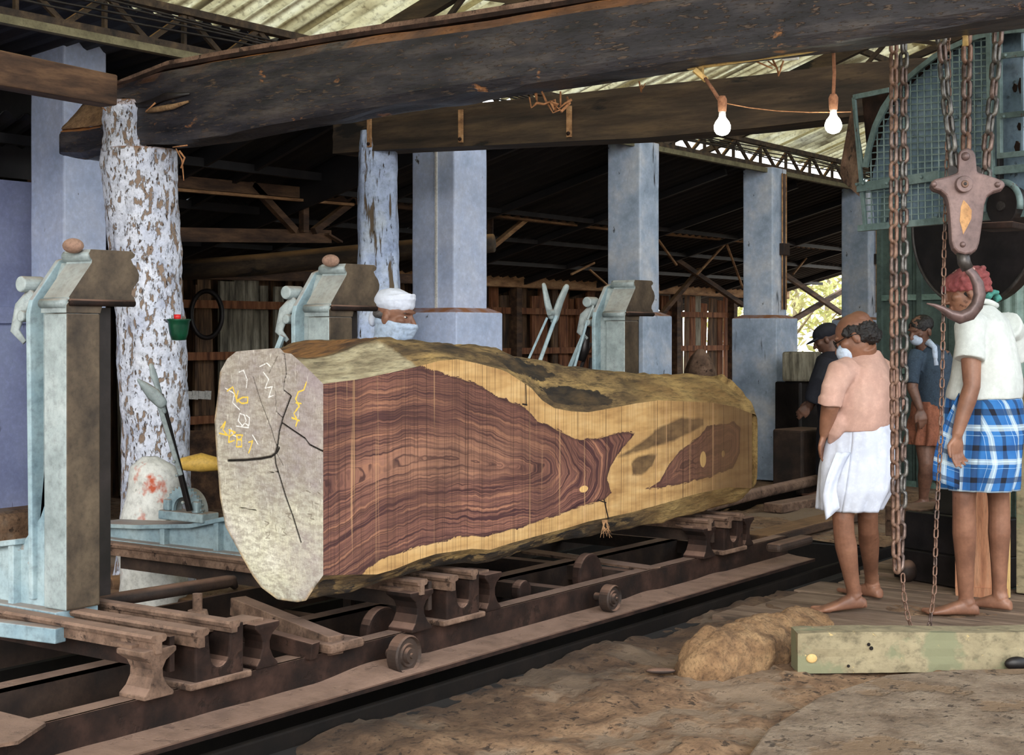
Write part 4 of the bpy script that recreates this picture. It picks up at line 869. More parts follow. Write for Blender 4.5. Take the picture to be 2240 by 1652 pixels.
# rails on the ground
tag(MB().box(1.2, 14, 3.47, 3.50, -.04, .03).build('track_rail', m_trail, None, bevel=.008), 'dark front rail under the near edge of the log carriage', 'rail')
tag(MB().box(1.2, 16, 5.33, 5.38, -.04, .05).build('track_rail', m_trail, None, bevel=.008), 'rear ground rail behind the log carriage', 'rail')
o = MB().tube([onZ(1480, 1125, .12), onZ(1640, 1083, .12), onZ(1800, 1047, .12), onZ(1960, 1010, .12)], .045, 12).build('ground_pipe', m_dusty, None, smooth=True)
tag(o, 'long dusty pipe along the ground from the far log end', 'pipe')
# ---- bunks (cross rails on pedestals) and knee posts
def ist(mb, x, y, z0, z1, w=.11, d=.09, flip=1):      # waisted cast pedestal
    prof = [(1.0, 0), (1.0, .08), (.62, .22), (.36, .42), (.34, .58), (.55, .74), (1.0, .86), (1.15, .9), (1.15, 1.0)]
    rings = []
    for s, h in prof:
        z = z0+(z1-z0)*h; dd = d*(.85+.15*s)
        rings.append([Vector((x-w/2*s, y-dd/2, z)), Vector((x+w/2*s, y-dd/2, z)), Vector((x+w/2*s, y+dd/2, z)), Vector((x-w/2*s, y+dd/2, z))])
    return mb.loft(rings)
def bunk(xk, label):
    t = thing('bunk', (xk, 3.6, .2), label, 'bunk', None)
    ist(MB(), xk-.07, 3.67, .2, .352, .12, .12).build('pedestal', m_dusty if xk < 4 else m_rust, t, bevel=.004)
    ist(MB(), xk+.43, 3.69, .2, .352, .10, .10).build('pedestal', m_rust, t, bevel=.004)
    def rail(x, y0, w=.065, h=.05, z=.39, nm='cross_rail', m=m_dusty):
        prof = [(-w/2, 0), (-w*.42, -.012), (-.012, -.016), (-.012, -h), (.012, -h), (.012, -.016), (w*.42, -.012), (w/2, 0), (w*.4, .008), (-w*.4, .008)]
        MB().prism([(x+a, z+b) for a, b in prof], XZ(y0), 0, 5.45-y0).build(nm, m, t)
    rail(xk-.08, 3.60); rail(xk+.06, 3.56); 
    rail(xk+.22, 3.58, .05, .03)
    MB().box(xk-.02, xk+.0, 3.62, 5.4, .27, .38).build('web_plate', m_rust if xk < 4 else m_rustd, t)
    # forked bearing block (U shape, seen from the front)
    z0 = .2; z1 = .385; x0 = xk+.07; x1 = xk+.28; pr = [(x0, z0), (x1, z0), (x1, z1), (x1-.055, z1)]
    cxm = (x0+x1)/2+.0; r = .04
    pr += [(cxm+r*math.cos(a), z0+.095+r*math.sin(a)) for a in np.linspace(0, -math.pi, 9)]+[(x0+.055, z1), (x0, z1)]
    MB().prism(pr, XZ(3.60), 0, .16).build('fork_block', m_rust, t, bevel=.006)
    MB().box(x0-.03, x1+.03, 3.59, 3.78, .2, .222).build('block_foot', m_dusty, t, bevel=.006)
    MB().box(xk-.12, xk+.45, 3.68, 3.78, .352, .362).build('bearing_plate', m_dusty, t)
    return t
XK = [3.239, 4.532, 6.829]
bunk(XK[0], 'dusty cross rails and pedestal of the nearest knee post at lower left')
bunk(XK[1], 'rusty bunk pedestals under the near end of the huge log')
bunk(XK[2], 'rusty bunk pedestals under the far end of the huge log')
KF = 4.15
z4 = lambda pts: [(380+x/3.111, 380+y/3.111) for x, y in pts]
fpro = [(lambda q: (q.x-XK[1], q.z))(onY(a, b, KF)) for a, b in z4([(1170, 618), (1172, 612), (1365, 622), (1382, 640), (1378, 655), (1362, 668), (1372, 695), (1390, 720), (1401, 755), (1398, 790), (1380, 820), (1366, 845), (1364, 868), (1380, 890), (1382, 912), (1370, 928), (1228, 926)])]
wS = .142
def knee(xk, label, i):
    t = thing('knee_post', (xk, KF, .39), label, 'knee post', 'cast knee posts on the carriage')
    o_ = lambda l: [(xk+a, z) for a, z in l]
    # shaft
    MB().box(xk, xk+wS, KF, KF+.12, .40, 1.398).build('shaft', [m_teal, m_iron], t, bevel=.006).data
    s = t.children[0].data
    for p in s.polygons:
        if p.normal.y < -.5: p.material_index = 1
    MB().box(xk+wS, xk+wS+.085, KF+.05, KF+.12, .42, 1.42).build('recessed_slideway', m_dark, t)
    # head
    hp = fpro+[(wS, 1.40), (0, 1.40), (0.0, 1.425), (.012, 1.44), (.012, 1.452)]+[(lambda q: (q.x-XK[1]+.0, q.z))(onY(a, b, KF)) for a, b in z4([(1068, 885), (1176, 690), (1178, 672), (1168, 655), (1163, 635)])]
    hd = MB().prism(o_(hp), XZ(KF-.0), 0, .135).build('head', [m_teal, m_iron], t, bevel=.004)
    for p in hd.data.polygons:
        if p.normal.y < -.9: p.material_index = 1
    ztop = max(z for _, z in fpro); xl = min(a for a, _ in fpro)
    MB().tube([(xk+xl+.012, KF+.005, ztop-.022), (xk+xl+.012, KF+.145, ztop-.022)], .020, 12).build('lip_moulding', m_teal, t, smooth=True)
    MB().tube([(xk+.004, KF+.005, 1.432), (xk+.004, KF+.135, 1.432)], .017, 12).build('lower_moulding', m_teal, t, smooth=True)
    zz = [z for a, z in fpro]; 
    MB().tube([(xk+.01, KF-.006, 1.435), (xk+max(a for a, _ in fpro)-.03, KF-.006, 1.435)], .012, 10).build('brown_moulding', m_rust, t, smooth=True)
    # web and rear rim
    MB().box(xk+.045, xk+.11, KF+.12, KF+.185, .42, 1.42).build('web', m_teal, t)
    sl = [(.0, .42), (.14, .42), (.14, 1.44), (.20, 1.58), (.16, 1.60), (.11, 1.585), (.0, 1.445), (-.012, 1.40)]
    MB().prism(o_(sl), XZ(KF+.18), 0, .022).build('rear_rim', m_tealw, t, bevel=.004)
    MB().prism(o_([(.05, 1.40), (.12, 1.40), (.17, 1.575), (.12, 1.575)]), XZ(KF+.13), 0, .055).build('head_web', m_teal, t)
    for z, r in ((1.50, .028), (1.39, .02)):
        MB().cyl((xk-.01, KF+.235, z), (xk+.08, KF+.235, z), r).build('pivot_boss', m_teal, t, bevel=.005)
    MB().tube([(xk+.03, KF+.21, 1.47), (xk+.02, KF+.27, 1.42), (xk+.01, KF+.29, 1.34), (xk+.02, KF+.25, 1.30)], [.03, .028, .02, .01], 10, flat=.5).build('dog_casting', m_teal, t, smooth=True)
    if i: 
        MB().bar((xk+.0, KF+.26, 1.32), (xk-.02, KF+.43, .96), .014, .022).build('link_bar', m_tealw, t); MB().bar((xk+.04, KF+.24, 1.28), (xk+.02, KF+.38, .95), .012, .016).build('link_bar', m_dark, t)
        MB().tube([(xk+.05, KF+.24, 1.2), (xk+.05, KF+.24, 1.1), (xk+.04, KF+.26, .95)], [.014, .022, .012], 8).build('spring', m_dark, t, smooth=True)
    # base casting running back
    pr = [(KF+.03, .398), (5.62, .36), (5.62, .455), (5.3, .47), (4.95, .50), (4.72, .55), (4.5, .605), (4.40, .62), (4.32, .70), (4.24, .86), (KF+.12, .95), (KF+.12, .45), (KF+.03, .43)]
    MB().prism(pr, YZ(xk+.02), 0, .12).build('base_casting', m_tealw, t, bevel=.006)
    MB().loft([[(xk-.02, y, z-.016), (xk+.16, y, z-.016), (xk+.16, y, z+.004), (xk-.02, y, z+.004)] for y, z in pr[2:8]]).build('base_flange', m_tealw, t, bevel=.003)
    MB().box(xk-.03, xk+.15, KF+.02, 5.62, .36, .399).build('base_foot', m_tealw, t, bevel=.005)
    for y, z in ((4.78, .53), (5.12, .485), (4.42, .61)): MB().box(xk-.012, xk+.15, y, y+.03, .39, z).build('rib', m_tealw, t, bevel=.003)
    st = MB().ell((xk+.075, KF+.06, ztop+.012), (.036, .036, .026), nu=16).build('stone', m_stone, None, smooth=True) if i < 2 else None
    if st: tag(st, ['smooth pinkish lump on top of the nearest knee post', 'smooth pinkish lump on the knee post beside the masked man'][i], 'stone')
    return t
knee(XK[0], 'nearest cast grey knee post at the left edge', 0); knee(XK[1], 'cast grey knee post behind the log left of the masked man', 1); knee(XK[2], 'farthest cast grey knee post in front of the grey blue pillar', 2)
# box casting at far left, above the first base
q = onY(0, 1180, 4.6); 
# ---- toothed quadrant and levers behind the first post
qd = thing('quadrant_lever', P(415, 1120, 6.6), 'pale grey lever rising from a toothed quadrant beside the log end', 'lever')
c = P(412, 1118, 6.6)
rr = .115; pro = []
for k in range(61):
    a = math.pi*k/60; r = rr*(1.0 if (k//2) % 2 else .93); pro.append((c.y-r*math.cos(a), c.z+r*math.sin(a)*.97))
pro += [(c.y+rr*.55*math.cos(a), c.z+rr*.55*math.sin(a)) for a in np.linspace(0, math.pi, 20)]
MB().prism(pro, YZ(c.x-.03), 0, .016).build('toothed_sector', m_tealw, qd)
MB().prism(pro[0:1]+[(c.y-rr*.86*math.cos(a), c.z+rr*.86*math.sin(a)) for a in np.linspace(0.02, math.pi-.02, 30)]+[(c.y+rr*.6*math.cos(a), c.z+rr*.6*math.sin(a)) for a in np.linspace(0, math.pi, 20)], YZ(c.x-.005), 0, .03).build('quadrant_frame', m_teal, qd)
MB().box(c.x-.05, c.x+.05, c.y-.14, c.y+.14, c.z-.04, c.z+.0).build('quadrant_foot', m_tealw, qd, bevel=.006)
for s in (-1, 1): MB().box(c.x-.05, c.x-.02, c.y+s*.09-.02, c.y+s*.09+.02, c.z, c.z+.05).build('lug', m_tealw, qd, bevel=.008)
MB().bar(P(415, 1118, 6.5), P(352, 862, 6.45), .03, .016, w1=.02).build('lever_arm', m_dark, qd, bevel=.004)
MB().bar(P(395, 1040, 6.47), P(345, 875, 6.44), .028, .02, w1=.018).build('latch_rod', m_teal, qd, bevel=.004)
MB().tube([P(360, 900, 6.44), P(346, 850, 6.44), P(336, 820, 6.44), P(331, 800, 6.44)], [.010, .014, .018, .012], 10, dome=True, flat=.6).build('lever_grip', m_teal, qd, smooth=True)
MB().tube([P(352, 880, 6.43), P(335, 862, 6.43), P(318, 846, 6.43), P(303, 832, 6.43)], [.026, .030, .020, .007], 10, dome=True, flat=.45).build('latch_grip', m_teal, qd, smooth=True)
for py in (1010, 1040, 1100): MB().ell(P(400-(1100-py)*.22, py, 6.42), (.008,)*3).build('rivet', m_teal, qd, smooth=True)
o = MB().tube([P(400, 1015, 7.0), P(440, 1012, 7.0), P(480, 1016, 7.0)], [.03, .045, .03], 10, dome=True).build('yellow_cover', m_yel, None, smooth=True); tag(o, 'ochre yellow curved cover behind the toothed quadrant', 'cover')
o = MB(); rows = []
for i in range(17):
    z = -.02+.75*i/16; cpt = P(330+8*math.sin(i*.6), 730, 7.35); rows.append([Vector((cpt.x, cpt.y, z))+Vector((math.cos(k*math.tau/24), math.sin(k*math.tau/24), 0))*(.17*(1-.02*i)+.012*fb((k*.7, i*.6, 2)))*(1 if i < 15 else (16.6-i)*.55) for k in range(24)])
tag(o.loft(rows).build('plastered_stump', m_wred, None, smooth=True), 'white plastered stump with red smears at the foot of the trunk post', 'stump')
# levers beside the third knee
lv = thing('forked_lever', P(1150, 800, 8.0), 'forked pale lever with two rounded grips rising behind the log centre', 'lever')
MB().bar(P(1071, 1093, 8.0), P(1217, 690, 8.0), .075, .02, w1=.07).build('lever_arm', m_tealw, lv, bevel=.005)
MB().tube([P(1213, 697, 8.0), P(1225, 660, 8.0), P(1238, 630, 8.0)], [.030, .026, .022], 10, dome=True, flat=.6).build('grip', m_teal, lv, smooth=True)
MB().tube([P(1205, 690, 7.97), P(1198, 665, 7.97), P(1190, 625, 7.97)], [.024, .024, .016], 10, dome=True, flat=.6).build('grip', m_teal, lv, smooth=True)
MB().bar(P(1150, 800, 7.98), P(1197, 695, 7.98), .012, .012).build('latch_rod', m_tealw, lv); q = P(1208, 684, 7.96)
MB().cyl(q, q+Vector((-.03, 0, 0)), .016).build('pivot', m_teal, lv)
lv = thing('link_lever', P(1262, 800, 8.1), 'thin pale link lever just left of the farthest knee post', 'lever')
MB().bar(P(1178, 1093, 8.1), P(1285, 700, 8.1), .022, .014).build('lever_arm', m_tealw, lv, bevel=.003); MB().bar(P(1285, 700, 8.1), P(1298, 668, 8.1), .018, .012).build('lever_arm', m_teal, lv, bevel=.003)
MB().tube([P(1272, 790, 8.15), P(1278, 760, 8.15), P(1286, 715, 8.15)], [.02, .03, .014], 10).build('spring', m_dark, lv, smooth=True)
o = MB(); rows = []
tag(MB().tube([onZ(235, 1285, .03), onZ(420, 1262, .03)], [.06, .05], 9).build('ground_slab', m_brown, None, bevel=.01), 'layered brown slab on the ground at the trunk post foot', 'board')
tag(MB().bar(onZ(232, 1305, .05), onZ(460, 1320, .02), .14, .05).build('ground_slab', m_brown, None, bevel=.01), 'brown board lying in front of the trunk post foot', 'board')
# ================================================================ LAMPS, HANGING THINGS
q0 = P(1505, 147, 6.15); q1 = P(2108, 62, 5.55)
cd_ = thing('conduit_batten', q0, 'long cream batten fixed under the far side of the big beam', 'batten')
MB().bar(q0, q1, .02, .022).build('batten', m_cond, cd_)
MB().tube([q1, q1+Vector((0, 0, -.02)), P(2112, 80, 5.54), P(2112, 100, 5.54)], [.016, .014, .010, .012], 8).build('bent_end', m_cond, cd_, smooth=True)
MB().bar(P(1534, 140, 6.1), P(1534, 162, 6.1), .016, .016).build('bracket', m_cond, cd_)
MB().bar(P(1518, 152, 6.08), P(1546, 176, 6.08), .028, .02).build('junction_box', m_cond, cd_, bevel=.003)
MB().bar(P(1713, 125, 5.98), P(1746, 122, 5.95), .03, .028).build('junction_box', m_white, cd_, bevel=.003)
def bulb(px, py, Y, top, label):
    c = P(px, py, Y); t = thing('hanging_bulb', c, label, 'light bulb', None); s = Y/F
    MB().tube(top+[P(px, py-62, Y)], .0075, 8).build('cord', m_cord, t, smooth=True)
    MB().tube([P(px, py-66, Y), P(px, py-58, Y), P(px, py-44, Y), P(px, py-32, Y)], [.012, .019, .018, .016], 14).build('lamp_holder', m_cord, t, smooth=True)
    MB().tube([P(px, py-34, Y), P(px, py-20, Y)], [.0135, .0135], 14).build('brass_cap', m_white, t, smooth=True)
    prof = [(.012, 22), (.016, 17), (.026, 10), (.032, 2), (.033, -4), (.030, -11), (.022, -17), (.010, -20), (.002, -21)]
    MB().loft([[c+Vector((r*math.cos(k*math.tau/24), r*math.sin(k*math.tau/24), h*s)) for k in range(24)] for r, h in prof]).build('glass_bulb', m_bulb, t, smooth=True)
bulb(1580, 276, 5.95, [P(1543, 172, 6.06), P(1562, 200, 6.0), P(1578, 226, 5.96)], 'lit bulb on a slanting dusty cord, left one of the two')
bulb(1823, 272, 5.85, [P(1823, 106, 5.85), P(1825, 160, 5.85)], 'lit bulb on a straight dusty cord, right one of the two')
o = MB().tube([P(1588, 226, 5.95), P(1640, 236, 5.93), P(1700, 243, 5.9), P(1770, 246, 5.88), P(1862, 245, 5.85)], .0022, 5).build('cobweb_wire', m_web, None, smooth=True); tag(o, 'thin dusty wire sagging between the two lit bulbs', 'wire')
for i in range(4):
    pass
def web(pts, Y, r, nm, label):
    o = MB(); rr = random.Random(pts[0])
    for seg in pts[1]:
        w = [P(a, b, Y+rr.uniform(-.03, .03)) for a, b in seg]; o.tube(w, [r*rr.uniform(.5, 1.4) for _ in w], 5)
    o = o.build(nm, m_web, None, smooth=True); tag(o, label, 'cobweb'); o['kind'] = 'stuff'
web((1, [[(1158, 212), (1162, 236), (1175, 225), (1190, 228), (1205, 222), (1222, 238), (1236, 226), (1250, 218)], [(1172, 205), (1175, 225)], [(1185, 200), (1195, 222), (1210, 247), (1226, 240)], [(1226, 200), (1226, 232)], [(1205, 222), (1212, 240), (1220, 228), (1205, 222)], [(1240, 212), (1246, 226), (1228, 244)], [(1200, 226), (1214, 218), (1216, 244)]]), 6.6, .006, 'cobweb', 'orange sawdust laden cobwebs hanging below the big beam')
web((2, [[(1690, 130), (1700, 150), (1703, 166), (1708, 150), (1714, 132)], [(1696, 140), (1704, 160), (1710, 143)], [(1680, 134), (1700, 148)], [(1655, 135), (1690, 150)]]), 6.2, .004, 'cobweb', 'small cobweb cup under the batten between the bulbs')
web((3, [[(1398, 178), (1402, 200), (1412, 182)], [(1404, 186), (1403, 202)]]), 6.5, .004, 'cobweb', 'tiny tan cobweb tuft under the beam left of the bulbs')
web((4, [[(196, 195), (208, 222), (232, 242)], [(385, 325), (398, 350), (402, 395)], [(392, 330), (404, 345), (396, 368)], [(378, 322), (410, 318)], [(340, 225), (318, 245)]]), 7.55, .004, 'cobweb', 'wispy roots and webs at the beam joint on the trunk post')
pt_ = thing('hanging_pot', P(391, 745, 7.55), 'small dark green pot with a red cap hung on the bark post', 'pot')
rings = []
for r, y in ((.012, 745), (.036, 744), (.046, 730), (.052, 712), (.055, 703), (.060, 701), (.060, 698), (.052, 700), (.046, 712)):
    c = P(391, y, 7.55); rings.append([c+Vector((r*math.cos(k*math.tau/24), r*math.sin(k*math.tau/24), 0)) for k in range(24)])
MB().loft(rings).build('pot', m_gpot, pt_, smooth=True); MB().tube([P(389, 712, 7.55), P(388, 699, 7.55)], [.024, .022], 14).build('bottle', m_white, pt_, smooth=True)
MB().tube([P(388, 699, 7.55), P(388, 688, 7.55)], .018, 14).build('red_cap', m_redp, pt_, smooth=True); MB().tube([P(374, 700, 7.55), P(366, 704, 7.6), P(360, 700, 7.7)], .006, 6).build('hook_wire', m_dark, pt_)
# ---- chains and hook block
def link_mesh(L, W, r, nm):
    mb = MB(); pts = []; hw = W/2-r; hl = L/2-W/2
    for k in range(8): a = math.pi*k/7; pts.append((hw*math.cos(a), 0, hl+hw*math.sin(a)))
    for k in range(8): a = math.pi+math.pi*k/7; pts.append((hw*math.cos(a), 0, -hl+hw*math.sin(a)))
    mb.tube(pts, r, 8, cyc=True); me = mb.mesh(nm); me.polygons.foreach_set('use_smooth', [True]*len(me.polygons)); return me
def chain(pts, Y, L, W, r, mats, label, grp=None, twist0=0.0):
    w = [P(a, b, Y+(c[0] if c else 0)) for a, b, *c in pts]
    t = thing('hoist_chain', w[0], label, 'chain', grp); off = OFF[t]
    d = [0]; 
    for i in range(1, len(w)): d.append(d[-1]+(w[i]-w[i-1]).length)
    pitch = L-2.05*r*1.0; n = int(d[-1]/pitch)+1; ms = []
    for m in mats: me = link_mesh(L, W, r, 'chain_link'); me.materials.append(m); ms.append(me)
    rr = random.Random(int(pts[0][0])); view = Vector((CU, SU, 0))
    def at(s):
        s = min(max(s, 0), d[-1]-1e-4)
        for i in range(1, len(w)):
            if s <= d[i]: k = (s-d[i-1])/(d[i]-d[i-1]); return w[i-1].lerp(w[i], k)
    for i in range(n):
        s = i*pitch; p = at(s); q = at(s+.01) if s+.01 < d[-1] else at(s); o0 = at(s-.01) if s > .01 else at(s)
        dr = (q-o0).normalized(); m = ms[int(len(ms)*rr.random()**1.0)] if len(ms) > 1 else ms[0]
        o = bpy.data.objects.new('chain_link', m); COL.objects.link(o); o.parent = t
        zax = -dr; xax = view.cross(zax).normalized() if abs(zax.z) > .01 else Vector((SU, -CU, 0)); yax = zax.cross(xax)
        an = (i % 2)*math.pi/2+twist0+rr.uniform(-.14, .14); x2 = xax*math.cos(an)+yax*math.sin(an); y2 = zax.cross(x2)
        M_ = Matrix((x2, y2, zax)).transposed().to_4x4(); M_.translation = p-off; o.matrix_local = M_
    return t
YC = 6.2
k1 = chain([(1955, -40), (1955, 600), (1957, 1000), (1960, 1200), (1963, 1262)], YC, .082, .046, .0084, [m_chain, m_chainr, m_chainr], 'rusty brown load chain, left strand of the close pair', None, .5)
k2 = chain([(1977, -40, .03), (1977, 600, .03), (1976, 1000, .03), (1970, 1200, .02), (1966, 1250, .0)], YC, .082, .046, .0084, [m_chain, m_chaing], 'grey brown load chain, right strand of the close pair', None, .9)
k3 = chain([(2051, -40), (2060, 100), (2070, 220), (2084, 330), (2089, 386)], YC, .094, .053, .0100, [m_chain, m_chaing, m_chaing], 'heavy grey chain reaching the left shoulder of the hook block', None, .6)
k4 = chain([(2117, -40), (2115, 150), (2113, 335)], YC, .094, .053, .0100, [m_chain, m_chainr], 'heavy brown chain holding the hook block at its centre', None, .4)
k5 = chain([(2188, -40), (2183, 80), (2172, 220), (2160, 320), (2156, 392)], YC, .094, .053, .0100, [m_chain, m_chaing], 'heavy chain reaching the right shoulder of the hook block', None, .8)
k6 = chain([(2074, -40, .15), (2074, 60, .15), (2076, 200, .15), (2070, 400, .12), (2065, 560, .06), (2062, 780, .0), (2058, 960), (2048, 1150), (2044, 1290), (2030, 1392)], YC, .046, .024, .0036, [m_chainr, m_chainr, m_chain], 'thin long hand chain hanging beside the hook down to the timber', None, .3)
k7 = chain([(1975, 1265), (1977, 1300), (1985, 1345), (2000, 1392)], YC, .046, .024, .0036, [m_chainr], 'short thin hand chain end below the load chain pair', None, .3)
hk = thing('hook_block', P(2105, 400, YC), 'heavy mauve brown hook block with a curved lifting hook', 'hook')
z3 = lambda pts: [(1400+x/2.664, y/2.664) for x, y in pts]
R_ = Vector((SU, -CU, 0)); Vw = Vector((CU, SU, 0))
def YV(px, py): q = P(px, py, YC); return (q.dot(R_), q.z)
def CAMF(Y): return lambda u, v, d: R_*u+Vw*(Y+d)+Vector((0, 0, v))
body = z3([(1843, 960), (1845, 910), (1858, 882), (1893, 866), (1928, 880), (1943, 910), (1948, 960), (1952, 1008), (2000, 1022), (2050, 1038), (2095, 1055), (2112, 1070), (2113, 1092), (2095, 1110), (2045, 1125), (2010, 1150), (1993, 1200), (1985, 1280), (1975, 1350), (1964, 1420), (1950, 1458), (1920, 1480), (1880, 1487), (1840, 1475), (1815, 1450), (1803, 1410), (1796, 1300), (1787, 1200), (1772, 1145), (1740, 1118), (1700, 1106), (1686, 1085), (1690, 1062), (1710, 1048), (1770, 1035), (1838, 1012)])
MB().prism([YV(a, b) for a, b in body], CAMF(YC-.035), 0, .03).build('front_cheek', m_hook, hk, bevel=.008)
MB().prism([YV(a+6, b+2) for a, b in body], CAMF(YC+.02), 0, .03).build('rear_cheek', m_hook, hk, bevel=.006)
ptc = z3([(1870, 1170), (1895, 1195), (1918, 1230), (1915, 1280), (1890, 1330), (1868, 1370), (1862, 1340), (1848, 1290), (1855, 1210)])
MB().prism([YV(a, b) for a, b in ptc], CAMF(YC-.0362), 0, .003).build('worn_patch', m_hookp, hk)
c = P(2106, 404, YC-.035)
for r0, r1, dd, m in ((.034, .034, .03, m_hook), (.018, .015, .036, m_chainr), (.007, .007, .038, m_dark)):
    MB().cyl(c, c-Vw*dd, r0, r1, 24).build('pin_boss', m, hk, bevel=.003)
for px, py, r in ((2112, 342, .018), (2043, 403, .012), (2182, 404, .012), (2106, 535, .012)):
    MB().ell(P(px, py, YC-.036), (r, r, r)).build('rivet_bump', m_hook, hk, smooth=True)
for k in (-1, 1): MB().cyl(P(2110+k*26, 374, YC-.02), P(2110+k*26, 374, YC+.04), .02).build('axle_bush', m_dark, hk)
hp_ = [(2106, 556), (2108, 572), (2116, 588), (2128, 600), (2139, 620), (2143, 645), (2137, 668), (2122, 687), (2100, 695), (2079, 688), (2062, 676), (2044, 668), (2027, 664)]
hr = [10, 11, 11, 13, 16, 17.5, 18, 19, 18, 13, 9, 5, 2]
MB().tube([P(a, b, YC) for a, b in hp_], [r/532 for r in hr], 16, flat=.75).build('lifting_hook', m_hook, hk, smooth=True)
MB().tube([P(2106, 552, YC), P(2109, 574, YC), P(2117, 589, YC)], [.026, .027, .024], 16).build('bright_shank', m_rail, hk, smooth=True)

# ================================================================ BAND SAW MACHINE
GA = P(1884, 730, 7.16); GB = P(2173, 730, 6.45); gd = (GB-GA).normalized(); gn = Vector((gd.y, -gd.x, 0)); 
if gn.dot(Vw) > 0: gn = -gn        # faces the viewer
def G(px, py, d=0.0): return onPl(px, py, GA+gn*d, gn)
def g2(px, py): q = G(px, py); return ((q-GA).dot(gd), q.z)
def GF(u, v, d): return Vector((GA.x, GA.y, 0))+gd*u+gn*d+Vector((0, 0, v))
saw = thing('band_saw', (GA.x, GA.y, 0), 'large band saw with chipped teal mesh guard, dark wheel and black base', 'machine')
arc = [(1890, 365), (1899, 320), (1912, 275), (1930, 235), (1952, 202), (1980, 172), (2010, 146), (2045, 119), (2080, 100), (2110, 86), (2140, 76), (2166, 70), (2200, 65), (2260, 60)]
panel = arc+[(2260, 465), (2173, 472), (1893, 496), (1886, 410)]
MB().prism([g2(a, b) for a, b in panel], GF, -.07, -.06).build('back_sheet', m_guardb, saw)
MB().loft([[G(a, b), G(a, b)+Vector((0, 0, .0))-gn*.0] for a, b in arc], False, False)
def gbar(a, b, w, d=.012, nm='frame_bar', m=None, off=.0):
    p = G(*a)+gn*off; q = G(*b)+gn*off; return MB().bar(p, q, w, d, up=gn, w1=w).build(nm, m or m_guard, saw, bevel=.002)
# arc band: sections along the curve
o_in = [(lambda u: (a+(10 if i < 5 else 5), b+(2 if i < 3 else 9)))(0) for i, (a, b) in enumerate(arc)]
rows = [[G(*p)+gn*.012, G(*r)+gn*.012, G(*r)-gn*.0, G(*p)-gn*.0] for p, r in zip(arc, o_in)]
MB().loft(rows).build('arc_band', m_guard, saw)
rows = [[G(*p)+gn*.0, G(*p)-gn*.26] for p in arc]; mb = MB(); mb.sheet(rows); mb.build('rusty_hood', m_rust, saw, fixn=False, thick=.008)
gbar((1868, 213), (1893, 498), .022); gbar((1867, 213), (1945, 197), .024); gbar((1888, 366), (1868, 240), .012)
gbar((1884, 500), (2260, 466), .03, .03, off=.01); gbar((1880, 411), (2060, 384), .045, .015, off=.012); gbar((2060, 384), (2260, 366), .035, .012, off=.0)
gbar((2166, 70), (2172, 472), .028, .02, off=.004); gbar((2188, 66), (2190, 345), .02, .02, off=.006); gbar((2178, 66), (2182, 470), .012, .03, m=m_dark, off=-.02)
for y in (124, 255, 342): gbar((2186, y), (2262, y-8), .024, .014, off=.01)
for a in (2228,): gbar((a+10, 70), (a+10, 340), .014, .012, m=m_guardb)
for a, b in ((1884, 404), (1898, 402), (2210, 122), (2206, 256), (2025, 388), (1950, 402)): MB().ell(G(a, b)+gn*.03, (.008,)*3).build('rivet', m_guard, saw, smooth=True)
mb = MB()   # left dark box and its dusty side
mb.prism([g2(a, b) for a, b in ((1868, 213), (1945, 198), (1930, 235), (1912, 275), (1899, 320), (1890, 365), (1886, 400))], GF, -.06, -.05); mb.build('box_back', m_rust, saw)
a = [G(1866, 212), G(1893, 498)]; MB().loft([[G(1866, 212), G(1866, 212)-gn*.02+gd*-.0, P(1838, 380, 7.36), P(1838, 380, 7.36)], [G(1868, 216), G(1880, 430), P(1846, 400, 7.36), P(1838, 366, 7.36)]], True).build('dusty_side_plate', m_dusty, saw)
# wire mesh
mb = MB(); pg = np.array(panel, float)
def in_panel(a, b): return inside(np.array([float(a)]), np.array([float(b)]), panel)[0]
def run(p0, p1, n=60):
    p = []; 
    for i in range(n+1):
        a = p0[0]+(p1[0]-p0[0])*i/n; b = p0[1]+(p1[1]-p0[1])*i/n
        if in_panel(a, b) and a < 2166: p.append((a, b))
    if len(p) > 2: mb.bar(G(*p[0])-gn*.01, G(*p[-1])-gn*.01, .006, .006)
for k in range(24): x = 1885+k*14.2*(1+.004*k); run((x, 60), (x+4, 500))
for k in range(34): y = 60+k*14.2; run((1860, y+22), (2170, y-2))
o = mb.build('wire_mesh', m_guard, saw); o['kind'] = 'stuff'
mb = MB(); mb.prism([g2(a, b) for a, b in ((1912, 425), (1948, 420), (1946, 492), (1936, 494), (1926, 470), (1918, 493), (1910, 492))], GF, -.05, -.045); mb.build('torn_plate', m_guard, saw)
for a, b, w, h in ((2200, 190, 4, 10), (2213, 185, 5, 18), (2210, 275, 4, 9), (2205, 320, 5, 14), (2232, 100, 5, 12), (2232, 300, 6, 30)):
    mb = MB(); mb.prism([g2(a+w*math.cos(k*math.tau/10)*(1+.3*math.sin(k*3)), b+h*math.sin(k*math.tau/10)) for k in range(10)], GF, -.058, -.052); mb.build('rust_scab', m_rust, saw)
MB().box(G(2037, 478).x-.01, G(2037, 478).x+.01, G(2037, 478).y-.03, G(2037, 478).y-.01, G(2037, 492).z, G(2037, 474).z).build('latch', m_guard, saw, bevel=.004)
c = G(2213, 452)+gn*.06; MB().cyl(c, c-gn*.08, .085, n=28).build('pulley', m_dark, saw, bevel=.006); MB().cyl(c+gn*.01, c, .02).build('pulley_hub', m_rail, saw)
MB().tube([c+(gd*math.cos(t_)+Vector((0, 0, math.sin(t_))))*.10 for t_ in np.linspace(-.2, math.pi+.2, 20)], .014, 8).build('pulley_cowl', m_guard, saw, smooth=True)
MB().box(c.x-.1, c.x+.1, c.y-.08, c.y+.08, G(2210, 505).z, G(2210, 490).z).build('bearing_foot', m_rust, saw, bevel=.006)
